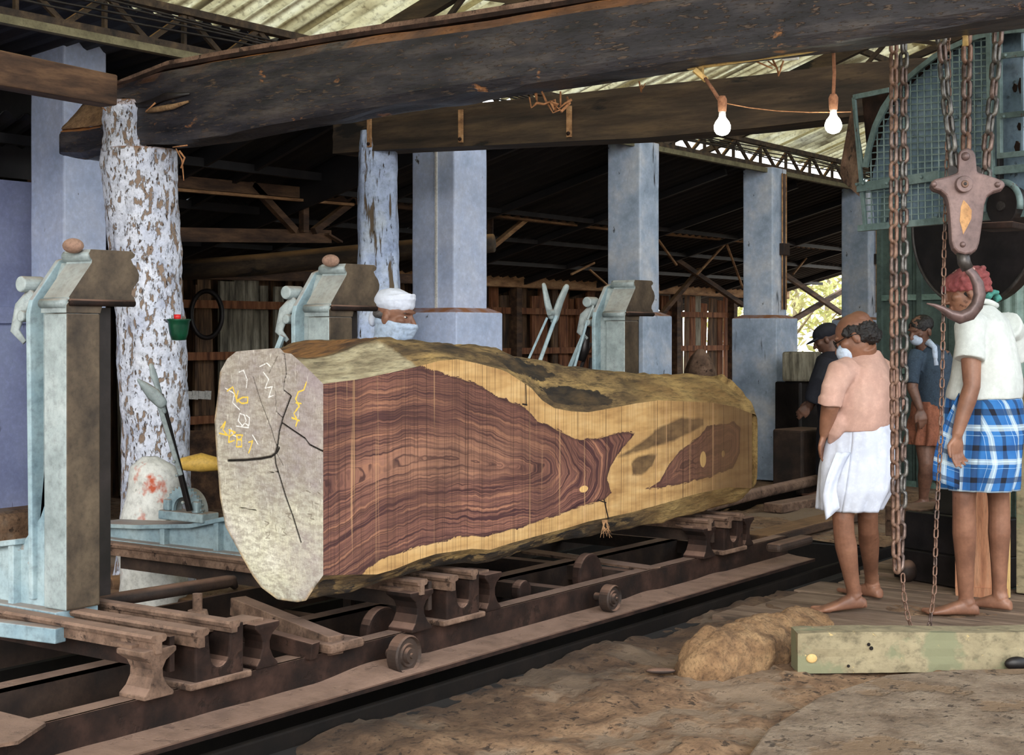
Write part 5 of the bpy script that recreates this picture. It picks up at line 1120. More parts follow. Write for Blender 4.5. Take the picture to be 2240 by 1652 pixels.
# lower wheel, drum column, cabinet
cw = P(2132, 492, 7.5)
lw_ = saw
def disc(c, r, d0, d1, nm, m, par, n=48): return MB().loft([[c+gn*d_+(gd*math.cos(k*math.tau/n)+Vector((0, 0, math.sin(k*math.tau/n))))*rr_ for k in range(n)] for d_, rr_ in ((d0, .001), (d0, r), (d1, r), (d1, .001))]).build(nm, m, par)
disc(cw, .40, -.06, .02, 'disc', m_dark, lw_); MB().tube([cw+gn*.02+(gd*math.cos(k*math.tau/64)+Vector((0, 0, math.sin(k*math.tau/64))))*.405 for k in range(64)], .009, 6, cyc=True).build('rim', m_rail, lw_, smooth=True)
dc = P(2215, 700, 8.1); dr_ = saw; rings = []
for z in np.linspace(0, 1.9, 3): rings.append([Vector((dc.x, dc.y, z))+Vector((math.cos(k*math.tau/96), math.sin(k*math.tau/96), 0))*(.135+.006*math.cos(k*math.tau/96*14)) for k in range(96)])
MB().loft(rings).build('drum', m_green, dr_); MB().cyl((dc.x, dc.y, 1.88), (dc.x, dc.y, 1.93), .155).build('top_flange', m_guard, dr_, bevel=.008); MB().cyl((dc.x, dc.y, 1.93), (dc.x, dc.y, 2.05), .09).build('neck', m_rust, dr_)
MB().ell(P(2205, 528, 7.86), (.012,)*3).build('bolt', m_guard, dr_, smooth=True); MB().cyl((dc.x, dc.y, -.02), (dc.x, dc.y, .06), .19).build('foot', m_greend, dr_)
cb0 = P(1922, 730, 13.4); cb1 = P(2330, 730, 12.0); cbn = (cb1-cb0).normalized(); cbb = Vector((-cbn.y, cbn.x, 0))
if cbb.dot(Vw) < 0: cbb = -cbb
cab = thing('green_cabin', (cb0.x, cb0.y, 0), 'dark green panelled cabin wall behind the saw', 'cabin'); LW = (cb1-cb0).length
def cbx(u0, u1, z0, z1, d0, d1, nm, m): 
    ps = [Vector((cb0.x, cb0.y, 0))+cbn*u+cbb*d+Vector((0, 0, z)) for u in (u0, u1) for d in (d0, d1) for z in (z0, z1)]
    mb = MB(); mb.add(ps, [(0, 1, 3, 2), (4, 6, 7, 5), (0, 4, 5, 1), (2, 3, 7, 6), (0, 2, 6, 4), (1, 5, 7, 3)]); return mb.build(nm, m, cab)
for k in range(5): cbx(k*LW/5, (k+1)*LW/5-.01, 0, 3.2, 0, .04, 'panel', m_greend)
for z in (0.0, .98, 1.62, 2.3): cbx(0, LW, z, z+.05, -.025, 0, 'rail', m_green)
for u in (0, .42, .86, 1.4): cbx(u, u+.05, 0, 3.2, -.03, 0, 'stile', m_greend)
# black saw base, plywood flap and lath
bs = saw
a = onZ(1955, 1262, 0); b = onZ(2110, 1290, 0); d = (b-a).normalized(); n_ = Vector((-d.y, d.x, 0)); 
if n_.dot(Vw) < 0: n_ = -n_
def sbx(u0, u1, d0, d1, z0, z1, nm, m=m_dark, bev=.006, sl=0):
    ps = [a+d*u+n_*(dd+(sl if z == z1 else 0))+Vector((0, 0, z)) for u in (u0, u1) for dd in (d0, d1) for z in (z0, z1)]
    mb = MB(); mb.add(ps, [(0, 1, 3, 2), (4, 6, 7, 5), (0, 4, 5, 1), (2, 3, 7, 6), (0, 2, 6, 4), (1, 5, 7, 3)]); return mb.build(nm, m, bs, bevel=bev)
L_b = (b-a).length
sbx(0, L_b+.1, .0, .5, 0, .16, 'plinth'); sbx(.02, L_b+.1, .04, .5, .16, .36, 'casting', sl=.03); sbx(.16, L_b, .12, .5, .36, .55, 'upper_casting', sl=.1); sbx(-.16, .1, .1, .5, .2, .37, 'side_step', m_dusty)
MB().ell(a+d*.12+n_*-.02+Vector((0, 0, .05)), (.07, .05, .06)).build('oil_lump', m_rustd, bs, smooth=True)
pl_ = thing('plywood_flap', onZ(2150, 1305, 0), 'orange brown plywood sheet standing behind the plaid man legs', 'board')
pa = onZ(2090, 1298, 0); pb = onZ(2203, 1307, 0); MB().bar(pa+Vector((0, 0, .30)), pb+Vector((0, 0, .30)), .012, .60).build('sheet', m_ply, pl_)
MB().bar(pb+Vector((.0, 0, 0)), pb+Vector((0, 0, .60)), .028, .02).build('lath', m_lath, pl_); MB().bar(pa+Vector((0, 0, .01))-Vw*.01, pb-Vw*.01+Vector((0, 0, .02)), .02, .05).build('bottom_rail', m_ply, pl_)
gp = P(2236, 730, 7.75); MB().box(gp.x-.04, gp.x+.10, gp.y-.1, gp.y+.02, 0, 1.1).build('side_cheek', m_mossy, pl_, bevel=.006)
# timber and mound in front
ta = onZ(1745, 1474, -.01); tb = ta+R_*1.25+Vw*.06; fr = thing('floor_timber', ta, 'mossy grey squared timber lying on the dirt at lower right', 'timber'); rows = []
for i in range(41):
    p = ta.lerp(tb, i/40); n1 = .006*fb((i*.3, 1, 2)); h = .158+.004*math.sin(i*.2); row = []
    for u in np.linspace(0, 1, 6): row.append(p+Vector((0, 0, h*u))+Vw*(.006*fb((i*.4, u*4, 1))))
    for u in np.linspace(.2, 1, 4): row.append(p+Vector((0, 0, h))+Vw*(.14*u)+Vector((0, 0, .004*fb((i*.4, u*4, 5)))))
    row.append(p+Vw*.14); rows.append(row)
MB().loft(rows).build('timber_body', m_mossy, fr)
MB().ell(ta+R_*.055+Vector((0, 0, .06))-Vw*.001, (.022, .006, .018), (R_, Vw, Vector((0, 0, 1)))).build('yellow_patch', m_lath, fr, smooth=True)
for u, z, r in ((.28, .115, .007), (.29, .10, .008), (.20, .03, .006)): MB().ell(ta+R_*u+Vector((0, 0, z))-Vw*.0, (r, .006, r), (R_, Vw, Vector((0, 0, 1)))).build('hole', m_pit, fr, smooth=True)
q = onZ(2225, 1452, .03); o = MB().ell(q, (.05, .02, .028), (R_, Vw, Vector((0, 0, 1)))).build('black_offcut', m_dark, None, smooth=True); tag(o, 'small black curved scrap against the mossy timber at the right edge', 'scrap')
sp = [onZ(a, b, 0) for a, b in ((1600, 1720), (1680, 1610), (1790, 1540), (1935, 1492), (2100, 1480), (2420, 1474), (2420, 1760))]
o = MB().prism([(q.x, q.y) for q in sp], lambda u, v, d: (u, v, d), -.03, .028).build('concrete_slab', m_slab, None, bevel=.012); tag(o, 'dusty grey concrete slab edge at the lower right corner', 'slab')
ma = onZ(1535, 1466, .0); mb_ = onZ(1782, 1388, .0); rows = []; ax_ = (mb_-ma).normalized(); sd = Vector((-ax_.y, ax_.x, 0))
for i in range(101):
    u = i/100; c = ma.lerp(mb_, u*1.15-.12); e = min(1, u/.16, (1-u)/.10); e = math.sqrt(max(.0, 1-(1-e)**2)); row = []
    for k in range(64):
        an = math.pi*(k/63)*1.2-.1*math.pi; r = (.125+.03*math.sin(u*3.1))*e
        p = c+sd*(math.cos(an)*r*1.0)+Vector((0, 0, math.sin(an)*r*1.0-.01)); q = p*1; n = .034*fb(q, 7)+.022*fb(q, 17)+.012*abs(fb(q, 40))
        row.append(p+(p-c).normalized()*n*e if e > .05 else p)
    rows.append(row)
mm = MB(); mm.sheet(rows); mo = mm.build('sawdust_mound', m_mound, None, smooth=True, fixn=False); tag(mo, 'long tan heap of clumped sawdust beside the mossy timber', 'sawdust heap', kind='stuff')
for k, (a, b, r) in enumerate([(1445, 1468, .06)]):
    q = onZ(a, b, .005); o = MB().ell(q, (r, r*.4, .012), (R_, Vw, Vector((0, 0, 1)))).build('flat_stone', m_rustd, None, smooth=True); tag(o, 'flat dark stone in the dirt left of the sawdust heap', 'stone')
# pale cover and clutter far behind
c0 = P(1532, 835, 13.0); rows = []
for i in range(20):
    u = i/19; z = c0.z-.9+(1.18*u); r = .17*math.sqrt(max(.02, 1-max(0, (u-.4)/.6)**2.5))+.03*(1-u); rows.append([Vector((c0.x, c0.y, z))+Vector((math.cos(k*math.tau/28), math.sin(k*math.tau/28), 0))*(r*(1+.05*math.sin(k*1.7+i*.3))) for k in range(28)])
o = MB().loft(rows).build('draped_cover', m_dusty, None, smooth=True); tag(o, 'dusty rounded cover seen above the log near the stained pillar', 'cover')
for k, (x0, x1, yt, yb, Y, m, l) in enumerate([(1722, 1800, 835, 930, 13.3, m_dark, 'black machine block behind the stained pillar'), (1722, 1785, 940, 985, 12.5, m_rustd, 'rusty low machine bed left of the man in pink'), (1748, 1762, 770, 835, 13.2, m_plankg, 'pale upright offcut standing on the black machine block')]):
    a = P(x0, yb, Y); b = P(x1, yt, Y); zb_ = 0 if k < 2 else a.z
    o = MB().bar(P(x0, 730, Y)+Vector((0, 0, (zb_+b.z)/2-1.33)), P(x1, 730, Y+.3)+Vector((0, 0, (zb_+b.z)/2-1.33)), .3, b.z-zb_).build('machine_block' if k < 2 else 'offcut', m, None, bevel=.02); tag(o, l, 'machine' if k < 2 else 'board')
# ================================================================ PEOPLE
UP = Vector((0, 0, 1))
def ring(c, L, Fv, rl, rf, n=28, p=2.3):
    r = []
    for k in range(n):
        a = k*math.tau/n; x = math.copysign(abs(math.cos(a))**(2/p), math.cos(a)); y = math.copysign(abs(math.sin(a))**(2/p), math.sin(a)); r.append(c+L*(rl*x)+Fv*(rf*y))
    return r
def hand(mb, w, d, side, curl, s=1.0):
    """w wrist, d direction of the fingers, side: across the palm towards the thumb, curl: direction the fingers close"""
    d = d.normalized(); side = (side-d*side.dot(d)).normalized(); curl = (curl-d*curl.dot(d)-side*curl.dot(side)).normalized()
    mb.tube([w-d*.02, w+d*.02*s, w+d*.055*s, w+d*.085*s], [.024*s, .027*s, .036*s, .034*s], 14, dome=True, flat=.5) if False else None
    rings = []
    for u, rw, rt in ((-.02, .021, .019), (.02, .028, .017), (.05, .038, .016), (.085, .040, .013), (.095, .036, .010)):
        rings.append(ring(w+d*u*s, side, curl, rw*s, rt*s, 16))
    mb.loft(rings)
    for o, L, b in ((.029, .072, .25), (.010, .082, .32), (-.009, .076, .42), (-.027, .060, .52)):
        p = w+d*.082*s+side*o*s; pts = [p-d*.02*s, p]; dd = d.copy()
        for seg, an in ((.42, b), (.32, b*1.2), (.26, b)):
            dd = (dd*math.cos(an)+curl*math.sin(an)).normalized(); cc = (curl-dd*curl.dot(dd)); p = p+dd*L*seg*s; pts.append(p)
        mb.tube(pts, [.0085*s, .0088*s, .0082*s, .0076*s, .0066*s], 8, dome=True)
    p = w+d*.028*s+side*.024*s; q = p+(side*.75+d*.7).normalized()*.034*s; r = q+(d*.95+side*.1+curl*.25).normalized()*.030*s; e = r+(d+curl*.4).normalized()*.022*s
    mb.tube([p, q, r, e], [.013*s, .0105*s, .0092*s, .0075*s], 8, dome=True)
def foot(mb, ankle, fwd, side, zg=0.0, s=1.0, lift=0.0):
    fwd = Vector((fwd.x, fwd.y, 0)).normalized(); lat = Vector((-fwd.y, fwd.x, 0)); a = Vector((ankle.x, ankle.y, zg))
    mb.tube([ankle+UP*.04, ankle, a+UP*(.05+lift)+fwd*-.01], [.036*s, .036*s, .038*s], 12)
    rings = []
    for u, w, h in ((-.062, .012, .022), (-.055, .026, .045), (-.03, .033, .062), (.01, .035, .075), (.05, .036, .062), (.09, .041, .046), (.13, .045, .033), (.155, .043, .026), (.165, .036, .02)):
        li = lift*(1-(u+.06)/.22); c = a+fwd*u*s+UP*(h/2*s+li)+lat*side*(.006 if u > .08 else 0); rings.append(ring(c, lat, UP, w*s, h/2*s, 16, 2.6))
    mb.loft(rings)
    for k, (o, L, r) in enumerate(((.032, .045, .0125), (.013, .040, .0095), (-.003, .034, .009), (-.018, .028, .0085), (-.031, .020, .008))):
        p = a+fwd*.155*s-lat*side*o*s*-1*-1+UP*r*1.05; mb.tube([p-fwd*.03, p, p+fwd*L*s*.8], [r*1.15, r*1.1, r], 8, dome=True)
def leg(mb, hip, knee, ankle, s=1.0, r=(.085, .072, .056, .055, .058, .045, .035)):
    k2 = knee.lerp(ankle, .12); c = knee.lerp(ankle, .32); back = Vector((0, 0, 0)); m = knee.lerp(ankle, .65)
    mb.tube([hip, hip.lerp(knee, .5), knee-(knee-hip)*.08, k2, c, m, ankle], [x*s for x in r], 16, dome=True)
def head(mb, c, f, u, s=1.0, nose=True):
    f = f.normalized(); u = (u-f*u.dot(f)).normalized(); l = u.cross(f)
    ax = (f, l, u); E = lambda d, r: mb.ell(c+f*d[0]*s+l*d[1]*s+u*d[2]*s, (r[0]*s, r[1]*s, r[2]*s), ax, 20, 12)
    E((-.012, 0, .03), (.098, .076, .085)); E((.018, 0, -.02), (.072, .066, .085)); E((.035, 0, -.062), (.048, .050, .042)); E((.048, 0, -.088), (.028, .032, .022))
    if nose:
        mb.tube([c+f*.085*s+u*.018*s, c+f*.105*s-u*.012*s, c+f*.112*s-u*.026*s], [.009*s, .012*s, .014*s], 8, dome=True)
        for k in (-1, 1): E((.098, .013*k, -.030), (.010, .009, .008))
    E((.083, 0, .032), (.014, .052, .010)); E((.086, 0, -.056), (.012, .024, .006)); E((.084, 0, -.068), (.012, .020, .007))
    for k in (-1, 1): E((-.008, .079*k, -.012), (.020, .010, .032)); E((-.004, .084*k, -.008), (.012, .008, .022)); E((.055, .045*k, -.012), (.025, .022, .020))
    return f, l, u
def eyes(par, c, f, l, u, s=1.0):
    for k in (-1, 1):
        p = c+f*.074*s+l*.031*k*s+u*.008*s; MB().ell(p, (.0085*s, .0095*s, .0048*s), (f, l, u)).build('eye', m_white, par, smooth=True); MB().ell(p+f*.0045*s, (.0058*s, .0065*s, .0052*s), (f, l, u)).build('iris', m_dark, par, smooth=True)
        MB().tube([p+u*.018*s-l*.018*s-f*.0, p+u*.024*s+f*.008*s, p+u*.018*s+l*.018*s], [.002*s, .0028*s, .002*s], 6).build('eyebrow', m_hairg, par, smooth=True)
def wrinkle(a, sc, dr=(1, 1, 1)):
    return lambda co: a*(fb((co.x*dr[0], co.y*dr[1], co.z*dr[2]), sc)*.7+.5*fb((co.x*dr[0]+5, co.y*dr[1], co.z*dr[2]), sc*2.3))
def skirt(rows, mat, par, nm, uvs=(.0, 1.0), n=96, fold=.010, thick=.006, seed=0):
    """rows: (centre, L, F, rl, rf) from waist to hem, open tube"""
    cs = []; 
    M_ = 40; zz = np.linspace(0, len(rows)-1, M_); mb = MB(); g = []; uv = []; v = 0; prev = None
    for q in zz:
        i = min(int(q), len(rows)-2); k = q-i; k = k*k*(3-2*k) if len(rows) < 3 else k; A_, B_ = rows[i], rows[i+1]
        c = A_[0].lerp(B_[0], k); rl = A_[3]+(B_[3]-A_[3])*k; rf = A_[4]+(B_[4]-A_[4])*k; t = q/(len(rows)-1)
        rg_ = ring(c, A_[1], A_[2], rl, rf, n, 2.15); row = []
        per = math.pi*(rl+rf)
        for j, p in enumerate(rg_):
            a = j*math.tau/n; d = (p-c).normalized(); f_ = fold*(.25+t)*(fb((math.cos(a)*2.2+seed, math.sin(a)*2.2, t*1.2), 1.3)+.6*fb((math.cos(a)*6+seed, math.sin(a)*6, t*2.0), 1.0)); row.append(p+d*f_); uv.append((j/n*per*1.0, t*uvs[1]))
        row.append(row[0]); uv.append((per, t*uvs[1])); g.append(row)
    mb.sheet(g); mb.uv = uv; return mb.build(nm, mat, par, smooth=True, fixn=False, thick=thick)

# ---------- man in plaid at the right
Y1 = 7.07; p1 = thing('person', onZ(2140, 1350, 0), 'person seen from behind in off white shirt, red head wrap and blue plaid lungi', 'person')
fh = math.radians(106); F1 = Vector((math.cos(fh), math.sin(fh), 0)); L1 = Vector((-F1.y, F1.x, 0))      # L1 = his left, towards the viewer's left/front
def J(px, py, dy=0, Y=Y1): return P(px, py, Y+dy)
b = MB(); hc = J(2112, 640, .0); hf = (F1*1.0+L1*.25-UP*.25)
f_, l_, u_ = head(b, hc, hf, UP+F1*.15, .98)
b.tube([hc-UP*.05-F1*.02, J(2135, 690, .02), J(2145, 720, .03)], [.055, .056, .075], 16)
# near (left) arm and hand
sh_ = J(2122, 712, -.10); el = J(2126, 845, -.16); wr = J(2094, 950, -.17)
b.tube([sh_, sh_.lerp(el, .45), el.lerp(sh_, .1), el, el.lerp(wr, .3), el.lerp(wr, .75), wr], [.055, .048, .041, .039, .040, .031, .026], 16, dome=True)
hand(b, wr, J(2092, 1010, -.16)-wr, -R_*.8+Vw*.1-Vw*.5, R_*.9-Vw*.1, .98)
sh2 = J(2205, 715, .16); el2 = J(2218, 850, .2); wr2 = J(2180, 940, .26); b.tube([sh2, el2, wr2], [.05, .04, .027], 14, dome=True); hand(b, wr2, J(2172, 990, .26)-wr2, F1, -L1, .98)
# torso and legs
b.loft([ring(J(2150, y, .04), L1, F1, rl, rf) for y, rl, rf in ((700, .12, .08), (740, .17, .10), (800, .16, .11), (860, .15, .11), (930, .165, .125), (980, .16, .12))])
k1_ = J(2108, 1098, -.02); a1 = onZ(2113, 1345, 0); a1.z = .075; leg(b, J(2120, 940, 0), k1_, a1, .96); foot(b, a1, -R_*1.0+Vw*.10, 1)
k2_ = J(2186, 1100, .16); a2 = onZ(2186, 1333, 0); a2.z = .075; leg(b, J(2170, 940, .1), k2_, a2, .92); foot(b, a2, -R_*.75+Vw*.55, -1)
put(remesh(b, .0048, 4), 'body', m_skin, p1)
tw = MB()
ux = u_; tw.ell(hc+u_*.048-f_*.012, (.108, .089, .062), (f_, l_, u_), 24, 12); tw.ell(hc+u_*.075-f_*.03, (.085, .075, .045), (f_, l_, u_), 20, 10)
for k, (h, r, an) in enumerate(((.012, 1.0, .25), (.030, 1.03, .12), (.050, 1.02, -.1), (.066, .95, -.25))):
    tw.tube([hc+u_*(h+an*.10*math.cos(t_))+f_*(.098*r*math.cos(t_)-.012)+l_*(.083*r*math.sin(t_)) for t_ in np.linspace(0, math.tau, 40)[:-1]], [.014+.005*math.sin(3*t_+k) for t_ in range(39)], 8, cyc=True)
tw.ell(hc-f_*.10+u_*.03, (.03, .032, .022), (f_, l_, u_)); put(remesh(tw, .004, 2, wrinkle(.004, 30)), 'head_wrap', m_red, p1)
hb = MB(); hb.ell(hc-u_*.005-f_*.028, (.083, .082, .045), (f_, l_, u_)); put(remesh(hb, .005, 1), 'hair', m_hair, p1)
s = MB(); s.loft([ring(J(px, y, .035), L1, F1, rl, rf) for px, y, rl, rf in ((2146, 668, .062, .058), (2150, 682, .105, .082), (2153, 704, .165, .112), (2155, 740, .185, .130), (2158, 790, .182, .150), (2158, 830, .184, .166), (2154, 856, .188, .176), (2152, 872, .186, .176))])
s.tube([J(2135, 712, -.06), J(2122, 718, -.10), J(2122, 750, -.13), J(2120, 787, -.15)], [.075, .075, .068, .070], 20); s.tube([J(2200, 712, .10), J(2212, 730, .17), J(2218, 790, .2)], [.075, .07, .062], 20)
put(remesh(s, .007, 3, wrinkle(.013, 6, (1, 1, .45))), 'shirt', m_shirt, p1)
cl = MB(); cl.tube([J(2150, 664, .035)+(L1*math.cos(t_)*.064+F1*math.sin(t_)*.060)+UP*(.01*math.cos(t_*2)) for t_ in np.linspace(0, math.tau, 30)[:-1]], .014, 8, cyc=True); cl.build('collar', m_shirt, p1, smooth=True)
tc_ = MB(); tc_.ell(J(2172, 640, .0), (.03, .028, .016)); tc_.ell(J(2160, 645, -.02), (.026, .024, .015)); tc_.ell(J(2184, 652, .03), (.02, .02, .018)); put(remesh(tc_, .004, 1, wrinkle(.012, 25)), 'neck_cloth', m_gteal, p1)
W_ = lambda px, py, dy, rl, rf: (J(px, py, dy), L1, F1, rl, rf)
skirt([W_(2152, 832, .04, .165, .150), W_(2150, 880, .04, .180, .168), W_(2148, 950, .05, .190, .182), W_(2142, 1010, .05, .200, .182), W_(2140, 1068, .06, .196, .176)], m_plaid, p1, 'plaid_lungi', (0, .52), fold=.022)
# corner of the lungi hanging in front on the left
g = []
for i in range(14):
    t_ = i/13; g.append([J(2098-58*math.sin(t_*1.7)*u-(0 if u else 0), 880+190*t_-20*u, -.10-.02*u+.015*math.sin(u*5+t_*3)) for u in np.linspace(0, 1, 8)])
mb = MB(); mb.sheet(g); mb.uv = [(u, t_*.5) for t_ in np.linspace(0, 1, 14) for u in np.linspace(0, .13, 8)]; mb.build('lungi_flap', m_plaid, p1, smooth=True, fixn=False, thick=.005)

# ---------- man in pink shirt
Y2 = 7.14; p2 = thing('person', onZ(1880, 1335, 0), 'person in salmon pink shirt, white dhoti and face mask, balding', 'person')
fh = math.radians(98); F2 = Vector((math.cos(fh), math.sin(fh), 0)); L2 = Vector((-F2.y, F2.x, 0)); J2 = lambda px, py, dy=0: P(px, py, Y2+dy)
b = MB(); hc = J2(1872, 738, .0); hf = (F2*.9+L2*.15-UP*.50); f_, l_, u_ = head(b, hc, hf, UP+F2*.55, .98)
b.tube([hc-u_*.05-f_*.02, J2(1892, 780, .02), J2(1895, 800, .03)], [.054, .058, .08], 16)
sh_ = J2(1838, 815, -.10); el = J2(1815, 893, -.10); wr = J2(1804, 947, -.05)
b.tube([sh_, el, el.lerp(wr, .5), wr], [.05, .042, .036, .026], 16, dome=True); hand(b, wr, J2(1794, 985, .0)-wr, -R_*.3-Vw*.8, -R_*-.7-Vw*.1, .92)
b.loft([ring(J2(x, y, .04), L2, F2, rl, rf) for x, y, rl, rf in ((1895, 795, .12, .09), (1893, 840, .16, .11), (1890, 900, .15, .12), (1885, 960, .16, .12), (1880, 1010, .15, .12))])
k1_ = J2(1843, 1148, -.02); a1 = onZ(1868, 1338, 0); a1.z = .085; leg(b, J2(1858, 980, 0), k1_, a1, .9); foot(b, a1, -R_*1.0-Vw*.05, 1, 0, 1.0, .018)
k2_ = J2(1898, 1140, .14); a2 = onZ(1907, 1306, 0); a2.z = .075; leg(b, J2(1900, 980, .1), k2_, a2, .88); foot(b, a2, -R_*.5+Vw*.7, -1)
el2 = J2(1960, 890, .2); b.tube([J2(1940, 820, .15), el2, J2(1935, 950, .26)], [.05, .04, .028], 14, dome=True); hand(b, J2(1935, 950, .26), F2-UP, L2, UP, .9)
put(remesh(b, .0048, 4), 'body', m_skin, p2)
hr_ = MB(); hr_.ell(hc-f_*.045+u_*.002, (.070, .084, .062), (f_, l_, u_)); hr_.ell(hc-f_*.07-u_*.03, (.045, .068, .040), (f_, l_, u_))
for k in (-1, 1): hr_.ell(hc-f_*.0+l_*k*.068+u_*.028, (.045, .017, .028), (f_, l_, u_)); hr_.ell(hc-f_*.035+l_*k*.07+u_*.0, (.035, .016, .04), (f_, l_, u_))
put(remesh(hr_, .004, 1, wrinkle(.012, 45)), 'hair', m_hair, p2)
bt = MB(); bt.ell(hc-f_*.045+u_*.052, (.060, .060, .058), (f_, l_, u_)); put(remesh(bt, .005, 2), 'bald_crown', m_skin, p2)
mk_ = MB(); mk_.ell(hc+f_*.070-u_*.045, (.052, .056, .050), (f_, l_, u_), 18, 10); put(remesh(mk_, .004, 2), 'face_mask', m_mask, p2)
gl = MB()
for k in (-1, 1):
    cc = hc+f_*.098+l_*.033*k+u_*.010; gl.tube([cc+l_*.024*math.cos(t_)+u_*.018*math.sin(t_) for t_ in np.linspace(0, math.tau, 18)[:-1]], .0028, 6, cyc=True); gl.tube([cc+l_*.024*k, hc+f_*.03+l_*.085*k+u_*.012, hc-f_*.02+l_*.088*k], .0026, 6)
gl.build('spectacles', m_dark, p2, smooth=True)
s = MB(); s.loft([ring(J2(px, y, .035), L2, F2, rl, rf) for px, y, rl, rf in ((1894, 768, .062, .062), (1893, 784, .115, .09), (1890, 806, .165, .118), (1890, 840, .178, .140), (1890, 890, .180, .155), (1886, 925, .172, .150), (1880, 940, .165, .145))])
s.tube([J2(1855, 812, -.06), J2(1838, 818, -.11), J2(1822, 850, -.12), J2(1815, 884, -.11)], [.07, .068, .060, .058], 20); s.tube([J2(1925, 812, .10), J2(1945, 830, .17), J2(1958, 885, .2)], [.07, .066, .055], 20)
s.tube([J2(1815, 868, -.115), J2(1813, 888, -.112)], [.062, .061], 20)
# shirt tail bunched over the dhoti at the left hip
s.tube([J2(1835, 925, -.06), J2(1824, 950, -.06), J2(1816, 965, -.04)], [.05, .035, .02], 12, dome=True)
put(remesh(s, .007, 3, wrinkle(.015, 6, (1, 1, .5))), 'shirt', m_pink, p2)
W2 = lambda px, py, dy, rl, rf: (J2(px, py, dy), L2, F2, rl, rf)
skirt([W2(1884, 926, .04, .155, .145), W2(1884, 960, .04, .172, .165), W2(1878, 1020, .04, .180, .178), W2(1870, 1070, .04, .165, .170), W2(1858, 1114, .05, .135, .150)], m_wht, p2, 'white_dhoti', (0, .4), fold=.02, seed=4)
g = []
for i in range(14):
    t_ = i/13; g.append([J2(1830-28*min(1, t_*1.5)+u*30-6*math.sin(t_*4), 990+148*t_-26*u*t_, -.15+.03*u+.012*math.sin(u*7+t_*3)) for u in np.linspace(0, 1, 8)])
mb = MB(); mb.sheet(g); mb.build('dhoti_tail', m_wht, p2, smooth=True, fixn=False, thick=.005)

# ---------- man in dark check shirt
Y3 = 11.4; p3 = thing('person', onZ(2020, 1115, 0), 'person in dark slate shirt and rust brown wrap standing behind the thin chain', 'person'); J3 = lambda px, py, dy=0: P(px, py, Y3+dy)
F3 = (-Vw*.5-R_*.85).normalized(); L3 = Vector((-F3.y, F3.x, 0)); b = MB(); hc = J3(2014, 724); f_, l_, u_ = head(b, hc, F3*.9-UP*.3, UP+F3*.3, 1.0); b.tube([hc-UP*.05, J3(2026, 768, .02)], [.055, .07], 14)
sh_ = J3(1998, 790, -.06); el = J3(1996, 850, -.1); wr = J3(2012, 893, -.16); b.tube([sh_, el, wr], [.05, .042, .028], 14, dome=True); hand(b, wr, J3(2020, 925, -.18)-wr, -R_, -UP, 1.0)
b.tube([J3(2068, 780, .1), J3(2076, 850, .1), J3(2066, 900, .0)], [.05, .04, .03], 14, dome=True); hand(b, J3(2066, 900, 0), -UP+F3, L3, R_, 1.0)
b.loft([ring(J3(2036, y, .03), L3, F3, rl, rf) for y, rl, rf in ((775, .14, .09), (830, .15, .11), (890, .15, .11), (930, .15, .12))])
a1 = onZ(2020, 1112, 0); a1.z = .08; leg(b, J3(2022, 930), J3(2026, 1022, -.04), a1, 1.0); foot(b, a1, -R_-Vw*.4, 1); a2 = onZ(2062, 1106, 0); a2.z = .08; leg(b, J3(2050, 930), J3(2058, 1020, .02), a2, 1.0); foot(b, a2, -R_-Vw*.4, -1)
put(remesh(b, .0065, 3), 'body', m_skind, p3)
h_ = MB(); h_.ell(hc+u_*.04-f_*.02, (.105, .085, .075), (f_, l_, u_)); put(remesh(h_, .006, 1, wrinkle(.008, 30)), 'hair', m_hair, p3); m_ = MB(); m_.ell(hc+f_*.06-u_*.045, (.05, .055, .05), (f_, l_, u_)); put(remesh(m_, .005, 1), 'face_mask', m_mask, p3)
s = MB(); s.loft([ring(J3(px, y, .03), L3, F3, rl, rf) for px, y, rl, rf in ((2028, 752, .065, .06), (2032, 764, .13, .09), (2034, 785, .175, .12), (2038, 830, .175, .135), (2042, 870, .17, .14), (2044, 895, .165, .135))]); s.tube([J3(2008, 775, -.02), J3(1998, 795, -.07), J3(1994, 840, -.1)], [.07, .065, .055], 16); s.tube([J3(2060, 778, .08), J3(2072, 800, .1), J3(2077, 845, .1)], [.07, .065, .055], 16)
put(remesh(s, .009, 2, wrinkle(.01, 5)), 'shirt', m_navy, p3); s = MB(); s.tube([J3(2030, 748, -.06), J3(2044, 760, -.1), J3(2048, 800, -.12)], [.03, .022, .02], 8); s.build('blue_scarf', m_mask, p3, smooth=True)
skirt([(J3(2040, 878, .03), L3, F3, .16, .135), (J3(2040, 920, .03), L3, F3, .175, .16), (J3(2036, 972, .02), L3, F3, .15, .15)], m_shorts, p3, 'brown_wrap', (0, .3), fold=.04, seed=9)

